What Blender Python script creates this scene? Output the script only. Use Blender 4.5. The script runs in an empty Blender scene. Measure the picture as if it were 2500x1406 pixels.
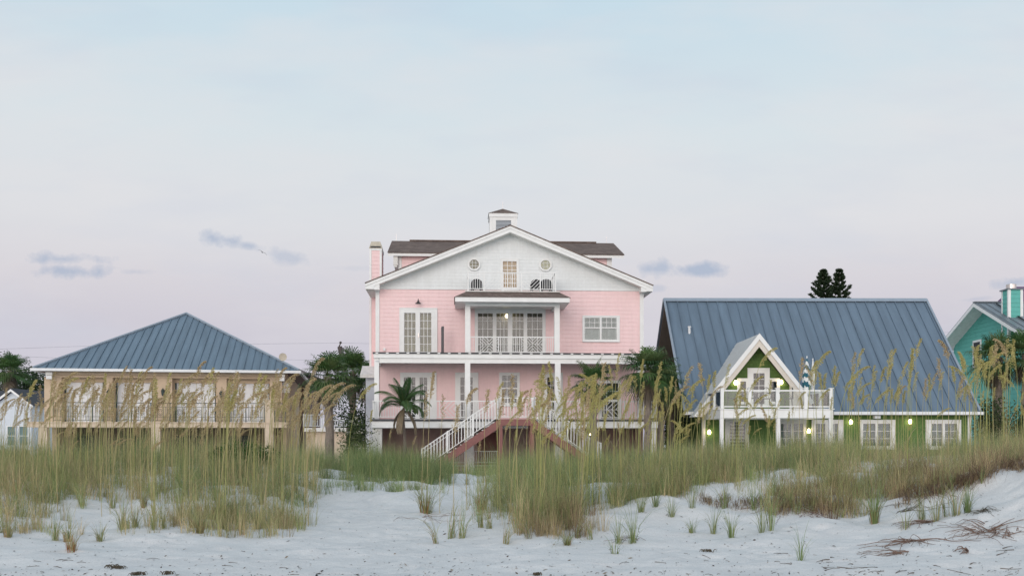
import bpy, bmesh, math, random
import numpy as np
from mathutils import Vector, Matrix
random.seed(7)
RNG = np.random.default_rng(11)
scene = bpy.context.scene
COL = scene.collection
R = math.radians

# ------------------------------------------------------------ camera, sky, sun, exposure
CAMZ = 1.5
HZ = 1075.0                      # horizon row in the 2500 x 1406 photograph, 2500 px focal length
cd = bpy.data.cameras.new('camera'); cam = bpy.data.objects.new('camera', cd); COL.objects.link(cam)
cam.location = (0, 0, CAMZ); cam.rotation_euler = (R(90), 0, 0)
cd.sensor_width = 36; cd.lens = 36; cd.shift_y = (HZ - 703) / 2500
cd.clip_start = 0.1; cd.clip_end = 6000
scene.camera = cam
scene.view_settings.view_transform = 'Standard'; scene.view_settings.look = 'None'
scene.view_settings.exposure = 0.12; scene.view_settings.gamma = 1
scene.cycles.use_denoising = True; scene.cycles.denoiser = 'OPENIMAGEDENOISE'
scene.cycles.max_bounces = 6; scene.cycles.transparent_max_bounces = 12

def S(r, g, b):
    f = lambda c: (c/255/12.92 if c/255 <= .04045 else ((c/255 + .055)/1.055)**2.4)
    return (f(r), f(g), f(b), 1)

def build_world():
    w = bpy.data.worlds.new('World'); scene.world = w; w.use_nodes = True
    nt = w.node_tree; nt.nodes.clear(); N = nt.nodes.new; L = nt.links.new
    def math_(op, a, b=None, c=None):
        n = N('ShaderNodeMath'); n.operation = op
        for i, v in enumerate((a, b, c)):
            if v is None: continue
            if isinstance(v, (int, float)): n.inputs[i].default_value = v
            else: L(v, n.inputs[i])
        return n.outputs[0]
    def mix(f, a, b, mode='MIX'):
        n = N('ShaderNodeMix'); n.data_type = 'RGBA'; n.blend_type = mode
        for k, v in ((0, f), (6, a), (7, b)):
            if isinstance(v, (int, float, tuple)): n.inputs[k].default_value = v
            else: L(v, n.inputs[k])
        return n.outputs[2]
    tc = N('ShaderNodeTexCoord'); sp = N('ShaderNodeSeparateXYZ'); L(tc.outputs['Generated'], sp.inputs[0])
    x, y, z = sp.outputs
    rp = N('ShaderNodeValToRGB'); L(z, rp.inputs[0]); e = rp.color_ramp.elements
    stops = [(0.0, S(186, 183, 202)), (.075, S(198, 194, 209)), (.10, S(204, 200, 211)), (.15, S(215, 211, 217)), (.20, S(220, 221, 225)), (.28, S(216, 225, 230)),
             (.395, S(199, 220, 232)), (.7, S(176, 203, 224)), (1.0, S(165, 195, 220))]
    e[0].position, e[0].color = stops[0]; e[1].position, e[1].color = stops[-1]
    for p, c in stops[1:-1]:
        k = e.new(p); k.color = c
    col = rp.outputs[0]
    # broad thin veils of cloud, laid out by direction
    ya = math_('MAXIMUM', math_('ABSOLUTE', y), .05)
    u = math_('DIVIDE', x, ya); v = math_('DIVIDE', z, ya)
    cb = N('ShaderNodeCombineXYZ'); L(u, cb.inputs[0]); L(math_('MULTIPLY', v, 3.2), cb.inputs[1])
    nz = N('ShaderNodeTexNoise'); nz.inputs['Scale'].default_value = 3.2; nz.inputs['Detail'].default_value = 5; nz.inputs['Roughness'].default_value = .55
    L(cb.outputs[0], nz.inputs['Vector'])
    r1 = N('ShaderNodeValToRGB'); L(nz.outputs[0], r1.inputs[0]); r1.color_ramp.elements[0].position = .42; r1.color_ramp.elements[1].position = .72
    col = mix(math_('MULTIPLY', r1.outputs[0], .55), col, S(228, 225, 227))
    nz2 = N('ShaderNodeTexNoise'); nz2.inputs['Scale'].default_value = 5; nz2.inputs['Detail'].default_value = 4
    L(cb.outputs[0], nz2.inputs['Vector'])
    r2 = N('ShaderNodeValToRGB'); L(nz2.outputs[0], r2.inputs[0]); r2.color_ramp.elements[0].position = .5; r2.color_ramp.elements[1].position = .8
    col = mix(math_('MULTIPLY', r2.outputs[0], .34), col, S(196, 205, 222))
    # small blue-grey clouds low in the sky
    cb2 = N('ShaderNodeCombineXYZ'); L(u, cb2.inputs[0]); L(v, cb2.inputs[1])
    nw = N('ShaderNodeTexNoise'); nw.inputs['Scale'].default_value = 38; nw.inputs['Detail'].default_value = 5; nw.inputs['Roughness'].default_value = .6
    L(cb2.outputs[0], nw.inputs['Vector'])
    mask = None
    for (cx, cy, rx, ry, sl, st) in [(548, 586, 62, 24, .16, 1.), (610, 600, 50, 13, .2, .8), (705, 628, 68, 22, .2, .55), (150, 632, 125, 18, .0, .85), (175, 662, 110, 21, .0, .9), (330, 664, 40, 8, 0, .35),
                                 (1600, 656, 66, 24, .0, .85), (1705, 660, 100, 21, -.03, 1.), (1600, 704, 40, 10, 0, .4), (2470, 690, 75, 18, -.1, .8), (2380, 730, 50, 8, -.1, .45), (860, 655, 60, 8, 0, .18)]:
        du = math_('DIVIDE', math_('SUBTRACT', u, (cx-1250)/2500), rx/2500)
        dv0 = math_('SUBTRACT', math_('SUBTRACT', v, (HZ-cy)/2500), math_('MULTIPLY', math_('SUBTRACT', u, (cx-1250)/2500), -sl))
        dv = math_('DIVIDE', dv0, ry/2500)
        d = math_('ADD', math_('MULTIPLY', du, du), math_('MULTIPLY', dv, dv))
        m = math_('MULTIPLY', math_('SUBTRACT', 1.0, math_('SQRT', d)), 1.0)
        m = math_('ADD', m, math_('MULTIPLY', math_('SUBTRACT', nw.outputs[0], .52), 2.6))
        m = math_('MULTIPLY', math_('MINIMUM', math_('MAXIMUM', m, 0.0), .8), st)
        mask = m if mask is None else math_('MAXIMUM', mask, m)
    mask = math_('MULTIPLY', mask, math_('GREATER_THAN', y, 0.0))
    col = mix(math_('MULTIPLY', mask, 1.05), col, S(168, 181, 203))
    # the western half of the sky, behind the camera, glows after sunset
    back = math_('MAXIMUM', math_('MULTIPLY', y, -1.0), 0.0)
    glow = math_('MULTIPLY', math_('MULTIPLY', back, back), math_('SUBTRACT', 1.0, math_('MULTIPLY', math_('MAXIMUM', z, 0.0), .8)))
    col = mix(glow, col, (1.62, 1.38, 1.27, 1), 'ADD')
    sk = N('ShaderNodeTexSky'); sk.sky_type = 'NISHITA'; sk.sun_disc = False
    sk.sun_elevation = SUN_EL; sk.sun_rotation = R(180) + SUN_AZ
    bg1 = N('ShaderNodeBackground'); L(col, bg1.inputs[0]); bg1.inputs[1].default_value = 0.97
    bg2 = N('ShaderNodeBackground'); L(sk.outputs[0], bg2.inputs[0]); bg2.inputs[1].default_value = 0.05
    mx = N('ShaderNodeMixShader'); mx.inputs[0].default_value = .06
    L(bg1.outputs[0], mx.inputs[1]); L(bg2.outputs[0], mx.inputs[2])
    o = N('ShaderNodeOutputWorld'); L(mx.outputs[0], o.inputs[0])

SUN_EL = R(14); SUN_AZ = R(22)      # low behind the camera, a little to the left
build_world()
sl = bpy.data.lights.new('sun', 'SUN'); sl.energy = 0.75; sl.angle = R(35); sl.color = (1, .93, .87)
sun = bpy.data.objects.new('sun', sl); COL.objects.link(sun)
sd = Vector((math.sin(SUN_AZ)*math.cos(SUN_EL), math.cos(SUN_AZ)*math.cos(SUN_EL), -math.sin(SUN_EL)))
sun.rotation_euler = sd.to_track_quat('-Z', 'Y').to_euler()
sun.location = (-10, -30, 15)

# ------------------------------------------------------------ helpers
def tag(o, label=None, cat=None, group=None, kind=None):
    if label: o['label'] = label
    if cat: o['category'] = cat
    if group: o['group'] = group
    if kind: o['kind'] = kind
    return o
def empty(name, loc=(0, 0, 0), rz=0, label=None, cat=None, group=None):
    o = bpy.data.objects.new(name, None); COL.objects.link(o); o.empty_display_size = .2
    o.location = loc; o.rotation_euler = (0, 0, rz)
    return tag(o, label, cat, group)
class MB:
    def __init__(s): s.v = []; s.f = []
    def add(s, vs, fs):
        k = len(s.v); s.v += [tuple(p) for p in vs]; s.f += [tuple(k+i for i in f) for f in fs]; return s
    def quad(s, a, b, c, d): return s.add([a, b, c, d], [(0, 1, 2, 3)])
    def box(s, x0, x1, y0, y1, z0, z1):
        if x0 > x1: x0, x1 = x1, x0
        if y0 > y1: y0, y1 = y1, y0
        if z0 > z1: z0, z1 = z1, z0
        return s.add([(x0,y0,z0),(x1,y0,z0),(x1,y1,z0),(x0,y1,z0),(x0,y0,z1),(x1,y0,z1),(x1,y1,z1),(x0,y1,z1)],
                     [(0,3,2,1),(4,5,6,7),(0,1,5,4),(1,2,6,5),(2,3,7,6),(3,0,4,7)])
    def bar(s, A, B, wd, w, nd, h):             # a box from A to B, w wide along wd, h high along nd from the line up
        A, B, wd, nd = Vector(A), Vector(B), Vector(wd).normalized(), Vector(nd).normalized()
        p = [A-wd*w/2, A+wd*w/2, B+wd*w/2, B-wd*w/2]
        return s.add(p + [q+nd*h for q in p], [(0,3,2,1),(4,5,6,7),(0,1,5,4),(1,2,6,5),(2,3,7,6),(3,0,4,7)])
    def prism_y(s, poly, y0, y1):               # poly in (x, z)
        n = len(poly)
        return s.add([(x, y0, z) for x, z in poly] + [(x, y1, z) for x, z in poly],
                     [tuple(range(n)), tuple(range(2*n-1, n-1, -1))] + [(i, i+n, (i+1) % n + n, (i+1) % n) for i in range(n)])
    def prism_x(s, poly, x0, x1):               # poly in (y, z)
        n = len(poly)
        return s.add([(x0, y, z) for y, z in poly] + [(x1, y, z) for y, z in poly],
                     [tuple(range(n)), tuple(range(2*n-1, n-1, -1))] + [(i, i+n, (i+1) % n + n, (i+1) % n) for i in range(n)])
    def tube(s, pts, r, n=6, cap=True):
        pts = [Vector(p) for p in pts]
        rr = r if isinstance(r, (list, tuple)) else [r]*len(pts)
        rings = []
        ref = None
        for i, p in enumerate(pts):
            t = (pts[min(i+1, len(pts)-1)] - pts[max(i-1, 0)])
            t = t.normalized() if t.length > 1e-9 else Vector((0, 0, 1))
            if ref is None or abs(ref.dot(t)) > .95: ref = Vector((1, 0, 0)) if abs(t.x) < .8 else Vector((0, 1, 0))
            a = t.cross(ref).normalized(); b = t.cross(a); ref = -t.cross(a).cross(t) if False else ref
            rings.append([p + a*rr[i]*math.cos(2*math.pi*k/n) + b*rr[i]*math.sin(2*math.pi*k/n) for k in range(n)])
        vs = [q for r_ in rings for q in r_]
        fs = [(i*n+k, i*n+(k+1) % n, (i+1)*n+(k+1) % n, (i+1)*n+k) for i in range(len(pts)-1) for k in range(n)]
        if cap: fs += [tuple(range(n-1, -1, -1)), tuple((len(pts)-1)*n+k for k in range(n))]
        return s.add(vs, fs)
    def lathe(s, c, prof, n=12):                # prof (r, z) round a vertical axis through c
        c = Vector(c); m = len(prof)
        vs = [(c.x+r*math.cos(2*math.pi*k/n), c.y+r*math.sin(2*math.pi*k/n), c.z+z) for r, z in prof for k in range(n)]
        fs = [(i*n+k, i*n+(k+1) % n, (i+1)*n+(k+1) % n, (i+1)*n+k) for i in range(m-1) for k in range(n)]
        fs += [tuple(range(n-1, -1, -1)), tuple((m-1)*n+k for k in range(n))]
        return s.add(vs, fs)
    def slab(s, poly, th):                      # planar polygon, thickened downwards along its normal
        P = [Vector(p) for p in poly]; nrm = (P[1]-P[0]).cross(P[2]-P[0]).normalized()
        if nrm.z < 0: P.reverse(); nrm = -nrm
        n = len(P)
        return s.add(P + [p - nrm*th for p in P], [tuple(range(n)), tuple(range(2*n-1, n-1, -1))] + [(i, i+n, (i+1) % n+n, (i+1) % n) for i in range(n)])
    def seams(s, poly, udir, spacing, w=.035, h=.045, off=.5):
        P = [Vector(p) for p in poly]; nrm = (P[1]-P[0]).cross(P[2]-P[0]).normalized()
        if nrm.z < 0: nrm = -nrm
        ud = Vector(udir).normalized(); vd = nrm.cross(ud)
        U = [(p-P[0]).dot(ud) for p in P]; V = [(p-P[0]).dot(vd) for p in P]
        k = math.ceil((min(U))/spacing - off)
        while (k+off)*spacing < max(U) - .02:
            u = (k+off)*spacing; hit = []
            for i in range(len(P)):
                j = (i+1) % len(P)
                if (U[i]-u)*(U[j]-u) < 0:
                    t = (u-U[i])/(U[j]-U[i]); hit.append(V[i]+t*(V[j]-V[i]))
            if len(hit) >= 2 and max(hit)-min(hit) > .08:
                s.bar(P[0]+ud*u+vd*min(hit), P[0]+ud*u+vd*max(hit), ud, w, nrm, h)
            k += 1
        return s
    def plate(s, xs, zs, filled, y0, y1):       # a flat board with rectangular holes; y0 is the front
        nx, nz = len(xs)-1, len(zs)-1
        F = lambda i, j: 0 <= i < nx and 0 <= j < nz and filled(i, j)
        for i in range(nx):
            for j in range(nz):
                if not F(i, j): continue
                a, b, c, d = xs[i], xs[i+1], zs[j], zs[j+1]
                s.quad((a,y0,c),(b,y0,c),(b,y0,d),(a,y0,d)); s.quad((a,y1,c),(a,y1,d),(b,y1,d),(b,y1,c))
                if not F(i-1, j): s.quad((a,y0,c),(a,y0,d),(a,y1,d),(a,y1,c))
                if not F(i+1, j): s.quad((b,y0,c),(b,y1,c),(b,y1,d),(b,y0,d))
                if not F(i, j-1): s.quad((a,y0,c),(a,y1,c),(b,y1,c),(b,y0,c))
                if not F(i, j+1): s.quad((a,y0,d),(b,y0,d),(b,y1,d),(a,y1,d))
        return s
    def siding(s, z0, z1, course, bounds, holes, fmap, t=.013):   # lapped boards with openings left out
        n = max(1, round((z1-z0)/course)); ch = (z1-z0)/n
        for k in range(n):
            zb, zt = z0+k*ch, z0+(k+1)*ch
            cuts = sorted({zb, zt, *[e for h in holes for e in (h[2], h[3]) if zb+1e-4 < e < zt-1e-4]})
            for ci in range(len(cuts)-1):
                a, b = cuts[ci], cuts[ci+1]; m = (a+b)/2
                (la, ra), (lb, rb) = bounds(a), bounds(b)
                if ra-la < .01 and rb-lb < .01: continue
                hs = sorted([h for h in holes if h[2] < m < h[3]])
                segs = []; L0 = (la, lb)
                for h in hs: segs.append((L0, (h[0], h[0]))); L0 = (h[1], h[1])
                segs.append((L0, (ra, rb)))
                da, db = t*(zt-a)/ch, t*(zt-b)/ch
                for (l, r) in segs:
                    if r[0]-l[0] < .005 and r[1]-l[1] < .005: continue
                    s.quad(fmap(l[0], da, a), fmap(r[0], da, a), fmap(r[1], db, b), fmap(l[1], db, b))
                    if ci == 0: s.quad(fmap(l[0], 0, a), fmap(r[0], 0, a), fmap(r[0], da, a), fmap(l[0], da, a))
        return s
    def build(s, name, mat, parent=None, label=None, smooth=False):
        me = bpy.data.meshes.new(name); me.from_pydata(s.v, [], s.f); me.update()
        if mat: me.materials.append(mat)
        if smooth: me.polygons.foreach_set('use_smooth', [True]*len(me.polygons))
        o = bpy.data.objects.new(name, me); COL.objects.link(o)
        if parent: o.parent = parent
        if label: o['label'] = label
        return o

class Frame:                                    # a house's own axes; turns a photograph pixel into a point on one of its planes
    def __init__(s, loc, yaw): s.loc = Vector(loc); s.yaw = yaw; s.M = Matrix.Rotation(-yaw, 3, 'Z')
    def ray(s, px, py): return s.M @ (Vector((0, 0, CAMZ))-s.loc), s.M @ Vector(((px-1250)/2500, 1, (HZ-py)/2500))
    def pt(s, px, py, ly):
        c, d = s.ray(px, py); t = (ly-c.y)/d.y; p = c+d*t; return p.x, p.z
    def x(s, px, ly): return s.pt(px, HZ, ly)[0]
    def z(s, py, ly, px=1250): return s.pt(px, py, ly)[1]
def at(px, py, Y): return Vector(((px-1250)/2500*Y, Y, CAMZ+(HZ-py)/2500*Y))

# ------------------------------------------------------------ materials
def mat(name, c, rough=.6, var=.08, scale=6., bump=0., bscale=40., metal=0., spec=.5, emit=None, es=0., stretch=(1, 1, 1)):
    m = bpy.data.materials.new(name); m.use_nodes = True; nt = m.node_tree; b = nt.nodes['Principled BSDF']; N = nt.nodes.new; L = nt.links.new
    b.inputs['Roughness'].default_value = rough; b.inputs['Metallic'].default_value = metal; b.inputs['Specular IOR Level'].default_value = spec
    c = tuple(c[:3]) + (1,)
    tc = N('ShaderNodeTexCoord'); mp = N('ShaderNodeMapping'); mp.inputs['Scale'].default_value = stretch; L(tc.outputs['Object'], mp.inputs[0])
    if var:
        nz = N('ShaderNodeTexNoise'); nz.inputs['Scale'].default_value = scale; nz.inputs['Detail'].default_value = 6; nz.inputs['Roughness'].default_value = .65
        L(mp.outputs[0], nz.inputs['Vector'])
        rp = N('ShaderNodeValToRGB'); L(nz.outputs[0], rp.inputs[0])
        rp.color_ramp.elements[0].position = .3; rp.color_ramp.elements[1].position = .7
        rp.color_ramp.elements[0].color = tuple(v*(1-var) for v in c[:3])+(1,); rp.color_ramp.elements[1].color = tuple(min(1, v*(1+var)) for v in c[:3])+(1,)
        L(rp.outputs[0], b.inputs['Base Color'])
    else: b.inputs['Base Color'].default_value = c
    if bump:
        n2 = N('ShaderNodeTexNoise'); n2.inputs['Scale'].default_value = bscale; n2.inputs['Detail'].default_value = 4; L(mp.outputs[0], n2.inputs['Vector'])
        bp = N('ShaderNodeBump'); bp.inputs['Strength'].default_value = bump; bp.inputs['Distance'].default_value = .02
        L(n2.outputs[0], bp.inputs['Height']); L(bp.outputs[0], b.inputs['Normal'])
    if emit and es < 1: m.cycles.emission_sampling = 'NONE'
    if emit: b.inputs['Emission Color'].default_value = tuple(emit)+(1,); b.inputs['Emission Strength'].default_value = es
    return m
def brickmat(name, c1, c2, cm, w, h, mortar=.004, rough=.8, bump=.5, var=.15, offs=.5):
    m = bpy.data.materials.new(name); m.use_nodes = True; nt = m.node_tree; b = nt.nodes['Principled BSDF']; N = nt.nodes.new; L = nt.links.new
    b.inputs['Roughness'].default_value = rough; b.inputs['Specular IOR Level'].default_value = .25
    tc = N('ShaderNodeTexCoord'); sp = N('ShaderNodeSeparateXYZ'); L(tc.outputs['Object'], sp.inputs[0])
    ad = N('ShaderNodeMath'); L(sp.outputs[0], ad.inputs[0]); L(sp.outputs[1], ad.inputs[1])
    cb = N('ShaderNodeCombineXYZ'); L(ad.outputs[0], cb.inputs[0]); L(sp.outputs[2], cb.inputs[1])
    br = N('ShaderNodeTexBrick'); L(cb.outputs[0], br.inputs['Vector']); br.offset = offs
    br.inputs['Color1'].default_value = tuple(c1)+(1,); br.inputs['Color2'].default_value = tuple(c2)+(1,); br.inputs['Mortar'].default_value = tuple(cm)+(1,)
    br.inputs['Scale'].default_value = 1; br.inputs['Brick Width'].default_value = w; br.inputs['Row Height'].default_value = h; br.inputs['Mortar Size'].default_value = mortar
    nz = N('ShaderNodeTexNoise'); nz.inputs['Scale'].default_value = 7; nz.inputs['Detail'].default_value = 8; nz.inputs['Roughness'].default_value = .7; L(tc.outputs['Object'], nz.inputs['Vector'])
    rp = N('ShaderNodeValToRGB'); L(nz.outputs[0], rp.inputs[0]); rp.color_ramp.elements[0].position = .25; rp.color_ramp.elements[1].position = .75
    rp.color_ramp.elements[0].color = (1-var,)*3+(1,); rp.color_ramp.elements[1].color = (1+var,)*3+(1,)
    mx = N('ShaderNodeMix'); mx.data_type = 'RGBA'; mx.blend_type = 'MULTIPLY'; mx.inputs[0].default_value = 1
    L(br.outputs['Color'], mx.inputs[6]); L(rp.outputs[0], mx.inputs[7])
    mp = N('ShaderNodeMapping'); mp.inputs['Scale'].default_value = (2.2, 2.2, .22); L(tc.outputs['Object'], mp.inputs[0])      # weather stains running down
    nz2 = N('ShaderNodeTexNoise'); nz2.inputs['Scale'].default_value = 1.6; nz2.inputs['Detail'].default_value = 6; nz2.inputs['Roughness'].default_value = .7; L(mp.outputs[0], nz2.inputs['Vector'])
    rp2 = N('ShaderNodeValToRGB'); L(nz2.outputs[0], rp2.inputs[0]); rp2.color_ramp.elements[0].position = .3; rp2.color_ramp.elements[1].position = .62; rp2.color_ramp.elements[0].color = (.945, .94, .93, 1); rp2.color_ramp.elements[1].color = (1.01, 1.01, 1.01, 1)
    mx2 = N('ShaderNodeMix'); mx2.data_type = 'RGBA'; mx2.blend_type = 'MULTIPLY'; mx2.inputs[0].default_value = 1; L(mx.outputs[2], mx2.inputs[6]); L(rp2.outputs[0], mx2.inputs[7]); L(mx2.outputs[2], b.inputs['Base Color'])
    if bump:
        bp = N('ShaderNodeBump'); bp.inputs['Strength'].default_value = bump; bp.inputs['Distance'].default_value = .006; bp.invert = True
        L(br.outputs['Fac'], bp.inputs['Height']); L(bp.outputs[0], b.inputs['Normal'])
    return m
def glassmat(name):
    m = bpy.data.materials.new(name); m.use_nodes = True; nt = m.node_tree; nt.nodes.clear(); N = nt.nodes.new; L = nt.links.new
    tr = N('ShaderNodeBsdfTransparent'); tr.inputs[0].default_value = (.86, .89, .87, 1); gl = N('ShaderNodeBsdfGlossy'); gl.inputs['Roughness'].default_value = .03
    fr = N('ShaderNodeFresnel'); fr.inputs[0].default_value = 1.5; mul = N('ShaderNodeMath'); mul.operation = 'MULTIPLY_ADD'; mul.inputs[1].default_value = 1.; mul.inputs[2].default_value = .03
    L(fr.outputs[0], mul.inputs[0])
    mx = N('ShaderNodeMixShader'); L(mul.outputs[0], mx.inputs[0]); L(tr.outputs[0], mx.inputs[1]); L(gl.outputs[0], mx.inputs[2])
    o = N('ShaderNodeOutputMaterial'); L(mx.outputs[0], o.inputs[0]); return m
def attrmat(name, rough=.55, spec=.3, trans=.25):
    m = bpy.data.materials.new(name); m.use_nodes = True; nt = m.node_tree; b = nt.nodes['Principled BSDF']; N = nt.nodes.new; L = nt.links.new
    a = N('ShaderNodeAttribute'); a.attribute_name = 'tint'
    L(a.outputs['Color'], b.inputs['Base Color']); b.inputs['Roughness'].default_value = rough; b.inputs['Specular IOR Level'].default_value = spec
    t = N('ShaderNodeBsdfTranslucent'); L(a.outputs['Color'], t.inputs[0]); mx = N('ShaderNodeMixShader'); mx.inputs[0].default_value = trans
    L(b.outputs[0], mx.inputs[1]); L(t.outputs[0], mx.inputs[2]); L(mx.outputs[0], nt.nodes['Material Output'].inputs[0])
    return m
M = {}
M['pink'] = brickmat('pink_shakes', (.88, .65, .64), (.875, .635, .63), (.86, .615, .61), .31, .19, .004, .7, .0, .05)
M['gable'] = brickmat('white_shakes', (.755, .775, .77), (.745, .765, .76), (.725, .742, .738), .22, .155, .006, .75, .0, .05)
M['white'] = mat('white_paint', (.78, .78, .76), .5, .05, 3., .05, 60)
M['oldwhite'] = mat('weathered_white_paint', (.70, .69, .65), .6, .12, 5., .1, 30)
M['shingle'] = brickmat('brown_shingles', (.135, .098, .082), (.205, .152, .128), (.08, .06, .05), .28, .09, .006, .9, .15, .35)
M['glass'] = glassmat('window_glass')
M['blind'] = mat('grey_blind', (.20, .195, .165), .8, .38, 1.3)
M['warmblind'] = mat('cream_blind', (.36, .32, .22), .8, .38, 1.3)
M['peach'] = mat('glowing_peach_curtain', (.62, .40, .23), .8, .1, 5., emit=(1, .62, .33), es=.12)  # faint emission stands in for room light behind the curtain
M['octshade'] = mat('pale_shade', (.62, .60, .42), .8, .1, 5.)
M['paleshade'] = mat('pale_blue_blind', (.62, .70, .70), .7, .05, 4.)
M['dark'] = mat('dark_interior', (.035, .035, .04), .8, .2, 3.)
M['darkgrey'] = mat('dark_grey_paint', (.09, .085, .09), .6, .15, 6., .1)
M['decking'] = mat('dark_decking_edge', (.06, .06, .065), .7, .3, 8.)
M['black'] = mat('black_metal', (.02, .02, .022), .45, .1, 5.)
M['iron'] = mat('dark_green_iron', (.035, .055, .05), .5, .2, 9.)
M['redbrown'] = mat('red_brown_paint', (.215, .085, .075), .6, .12, 4., .1, 30)
M['rattan'] = mat('black_rattan', (.018, .018, .02), .6, .3, 30., .4, 120)
M['metal'] = mat('blue_grey_roof_metal', (.124, .176, .224), .40, .20, 2.2, .04, 3., metal=.0, spec=.5, stretch=(1.6, .16, .16))
M['metal2'] = mat('slate_blue_roof_metal', (.125, .172, .222), .40, .20, 1.5, .04, 3., metal=.0, spec=.5, stretch=(1.6, .16, .16))
M['ridge'] = mat('pale_metal_ridge_cap', (.27, .32, .37), .4, .08, 3.)
M['palemetal'] = mat('sky_pale_metal', (.46, .49, .50), .4, .08, 3., metal=.3)  # paler grey on the gable roof stands in for reflected sky
M['gutter'] = mat('white_gutter_metal', (.70, .71, .71), .45, .06, 3.)
M['tan'] = mat('tan_stucco', (.57, .445, .315), .9, .09, 2.5, .25, 60)
M['cream'] = mat('cream_stucco', (.62, .51, .39), .9, .09, 2.5, .25, 60)
M['shutter'] = mat('white_shutter', (.76, .77, .78), .5, .04, 3.)
M['shadewall'] = mat('shaded_ground_floor', (.17, .13, .09), .9, .2, 2.)  # shade below the balcony is put into this wall's colour
M['green'] = brickmat('green_shingles', (.11, .19, .056), (.09, .16, .048), (.07, .125, .038), .17, .15, .006, .8, .0, .15)
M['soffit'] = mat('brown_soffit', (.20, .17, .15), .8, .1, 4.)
M['barge'] = mat('cream_barge', (.66, .60, .52), .6, .05, 4.)
M['dim'] = mat('dim_room', (.075, .08, .08), .8, .25, 2.)
M['shadedpink'] = mat('shaded_pink_wall', (.50, .36, .33), .85, .12, 1.5)  # pink wall with the shade under the deck mixed into its colour
M['greenblind'] = mat('green_grey_blind', (.12, .19, .20), .7, .4, 1.4)
M['bulb'] = mat('lit_bulb', (1, .85, .6), .3, 0, emit=(1, .78, .42), es=15.)
M['turq'] = mat('turquoise_paint', (.11, .42, .36), .65, .06, 3., .1, 40)
M['greyroof'] = mat('grey_roof_metal', (.17, .195, .215), .4, .12, 2.)
M['steel'] = mat('bare_steel', (.62, .58, .55), .25, .08, 6., metal=.9)
M['purple'] = mat('purple_paint', (.10, .02, .11), .7, .1, 3.)
M['darkroof'] = mat('charcoal_shingle', (.05, .052, .06), .9, .2, 8., .2, 30)
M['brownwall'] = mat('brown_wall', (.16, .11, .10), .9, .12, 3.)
M['whitesiding'] = mat('bluish_white_siding', (.60, .64, .68), .7, .05, 3.)
M['concrete'] = mat('pale_concrete', (.50, .45, .36), .95, .12, 5., .2, 40)
M['trunk'] = mat('palm_trunk', (.20, .165, .135), .95, .3, 14., .8, 22, stretch=(1, 1, .35))
M['bark'] = mat('grey_bark', (.13, .105, .085), .95, .25, 12., .6, 30)
M['wood'] = mat('weathered_pole', (.085, .07, .065), .9, .2, 8.)
M['wire'] = mat('wire', (.34, .34, .37), .7, 0)
M['stripe'] = None
M['root'] = mat('brown_root', (.185, .12, .09), .9, .35, 20., .3, 60)
M['drift'] = mat('dark_driftwood', (.10, .075, .055), .9, .3, 20., .3, 60)
M['weed'] = mat('dry_seaweed', (.085, .07, .045), .9, .4, 20., .4, 60)
M['leaf'] = attrmat('leaf')
M['blade'] = attrmat('grass_blade', .55, .3, .3)
M['oat'] = attrmat('sea_oat', .6, .25, .3)

def tint(o, cols):                              # per-face colour of the leaf itself
    me = o.data; a = me.color_attributes.new('tint', 'FLOAT_COLOR', 'CORNER')
    arr = np.ones((len(me.loops), 4), np.float32)
    lt = np.zeros(len(me.polygons), np.int32); me.polygons.foreach_get('loop_total', lt)
    arr[:, :3] = np.repeat(np.asarray(cols, np.float32), lt, axis=0)
    a.data.foreach_set('color', arr.ravel()); return o
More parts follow.
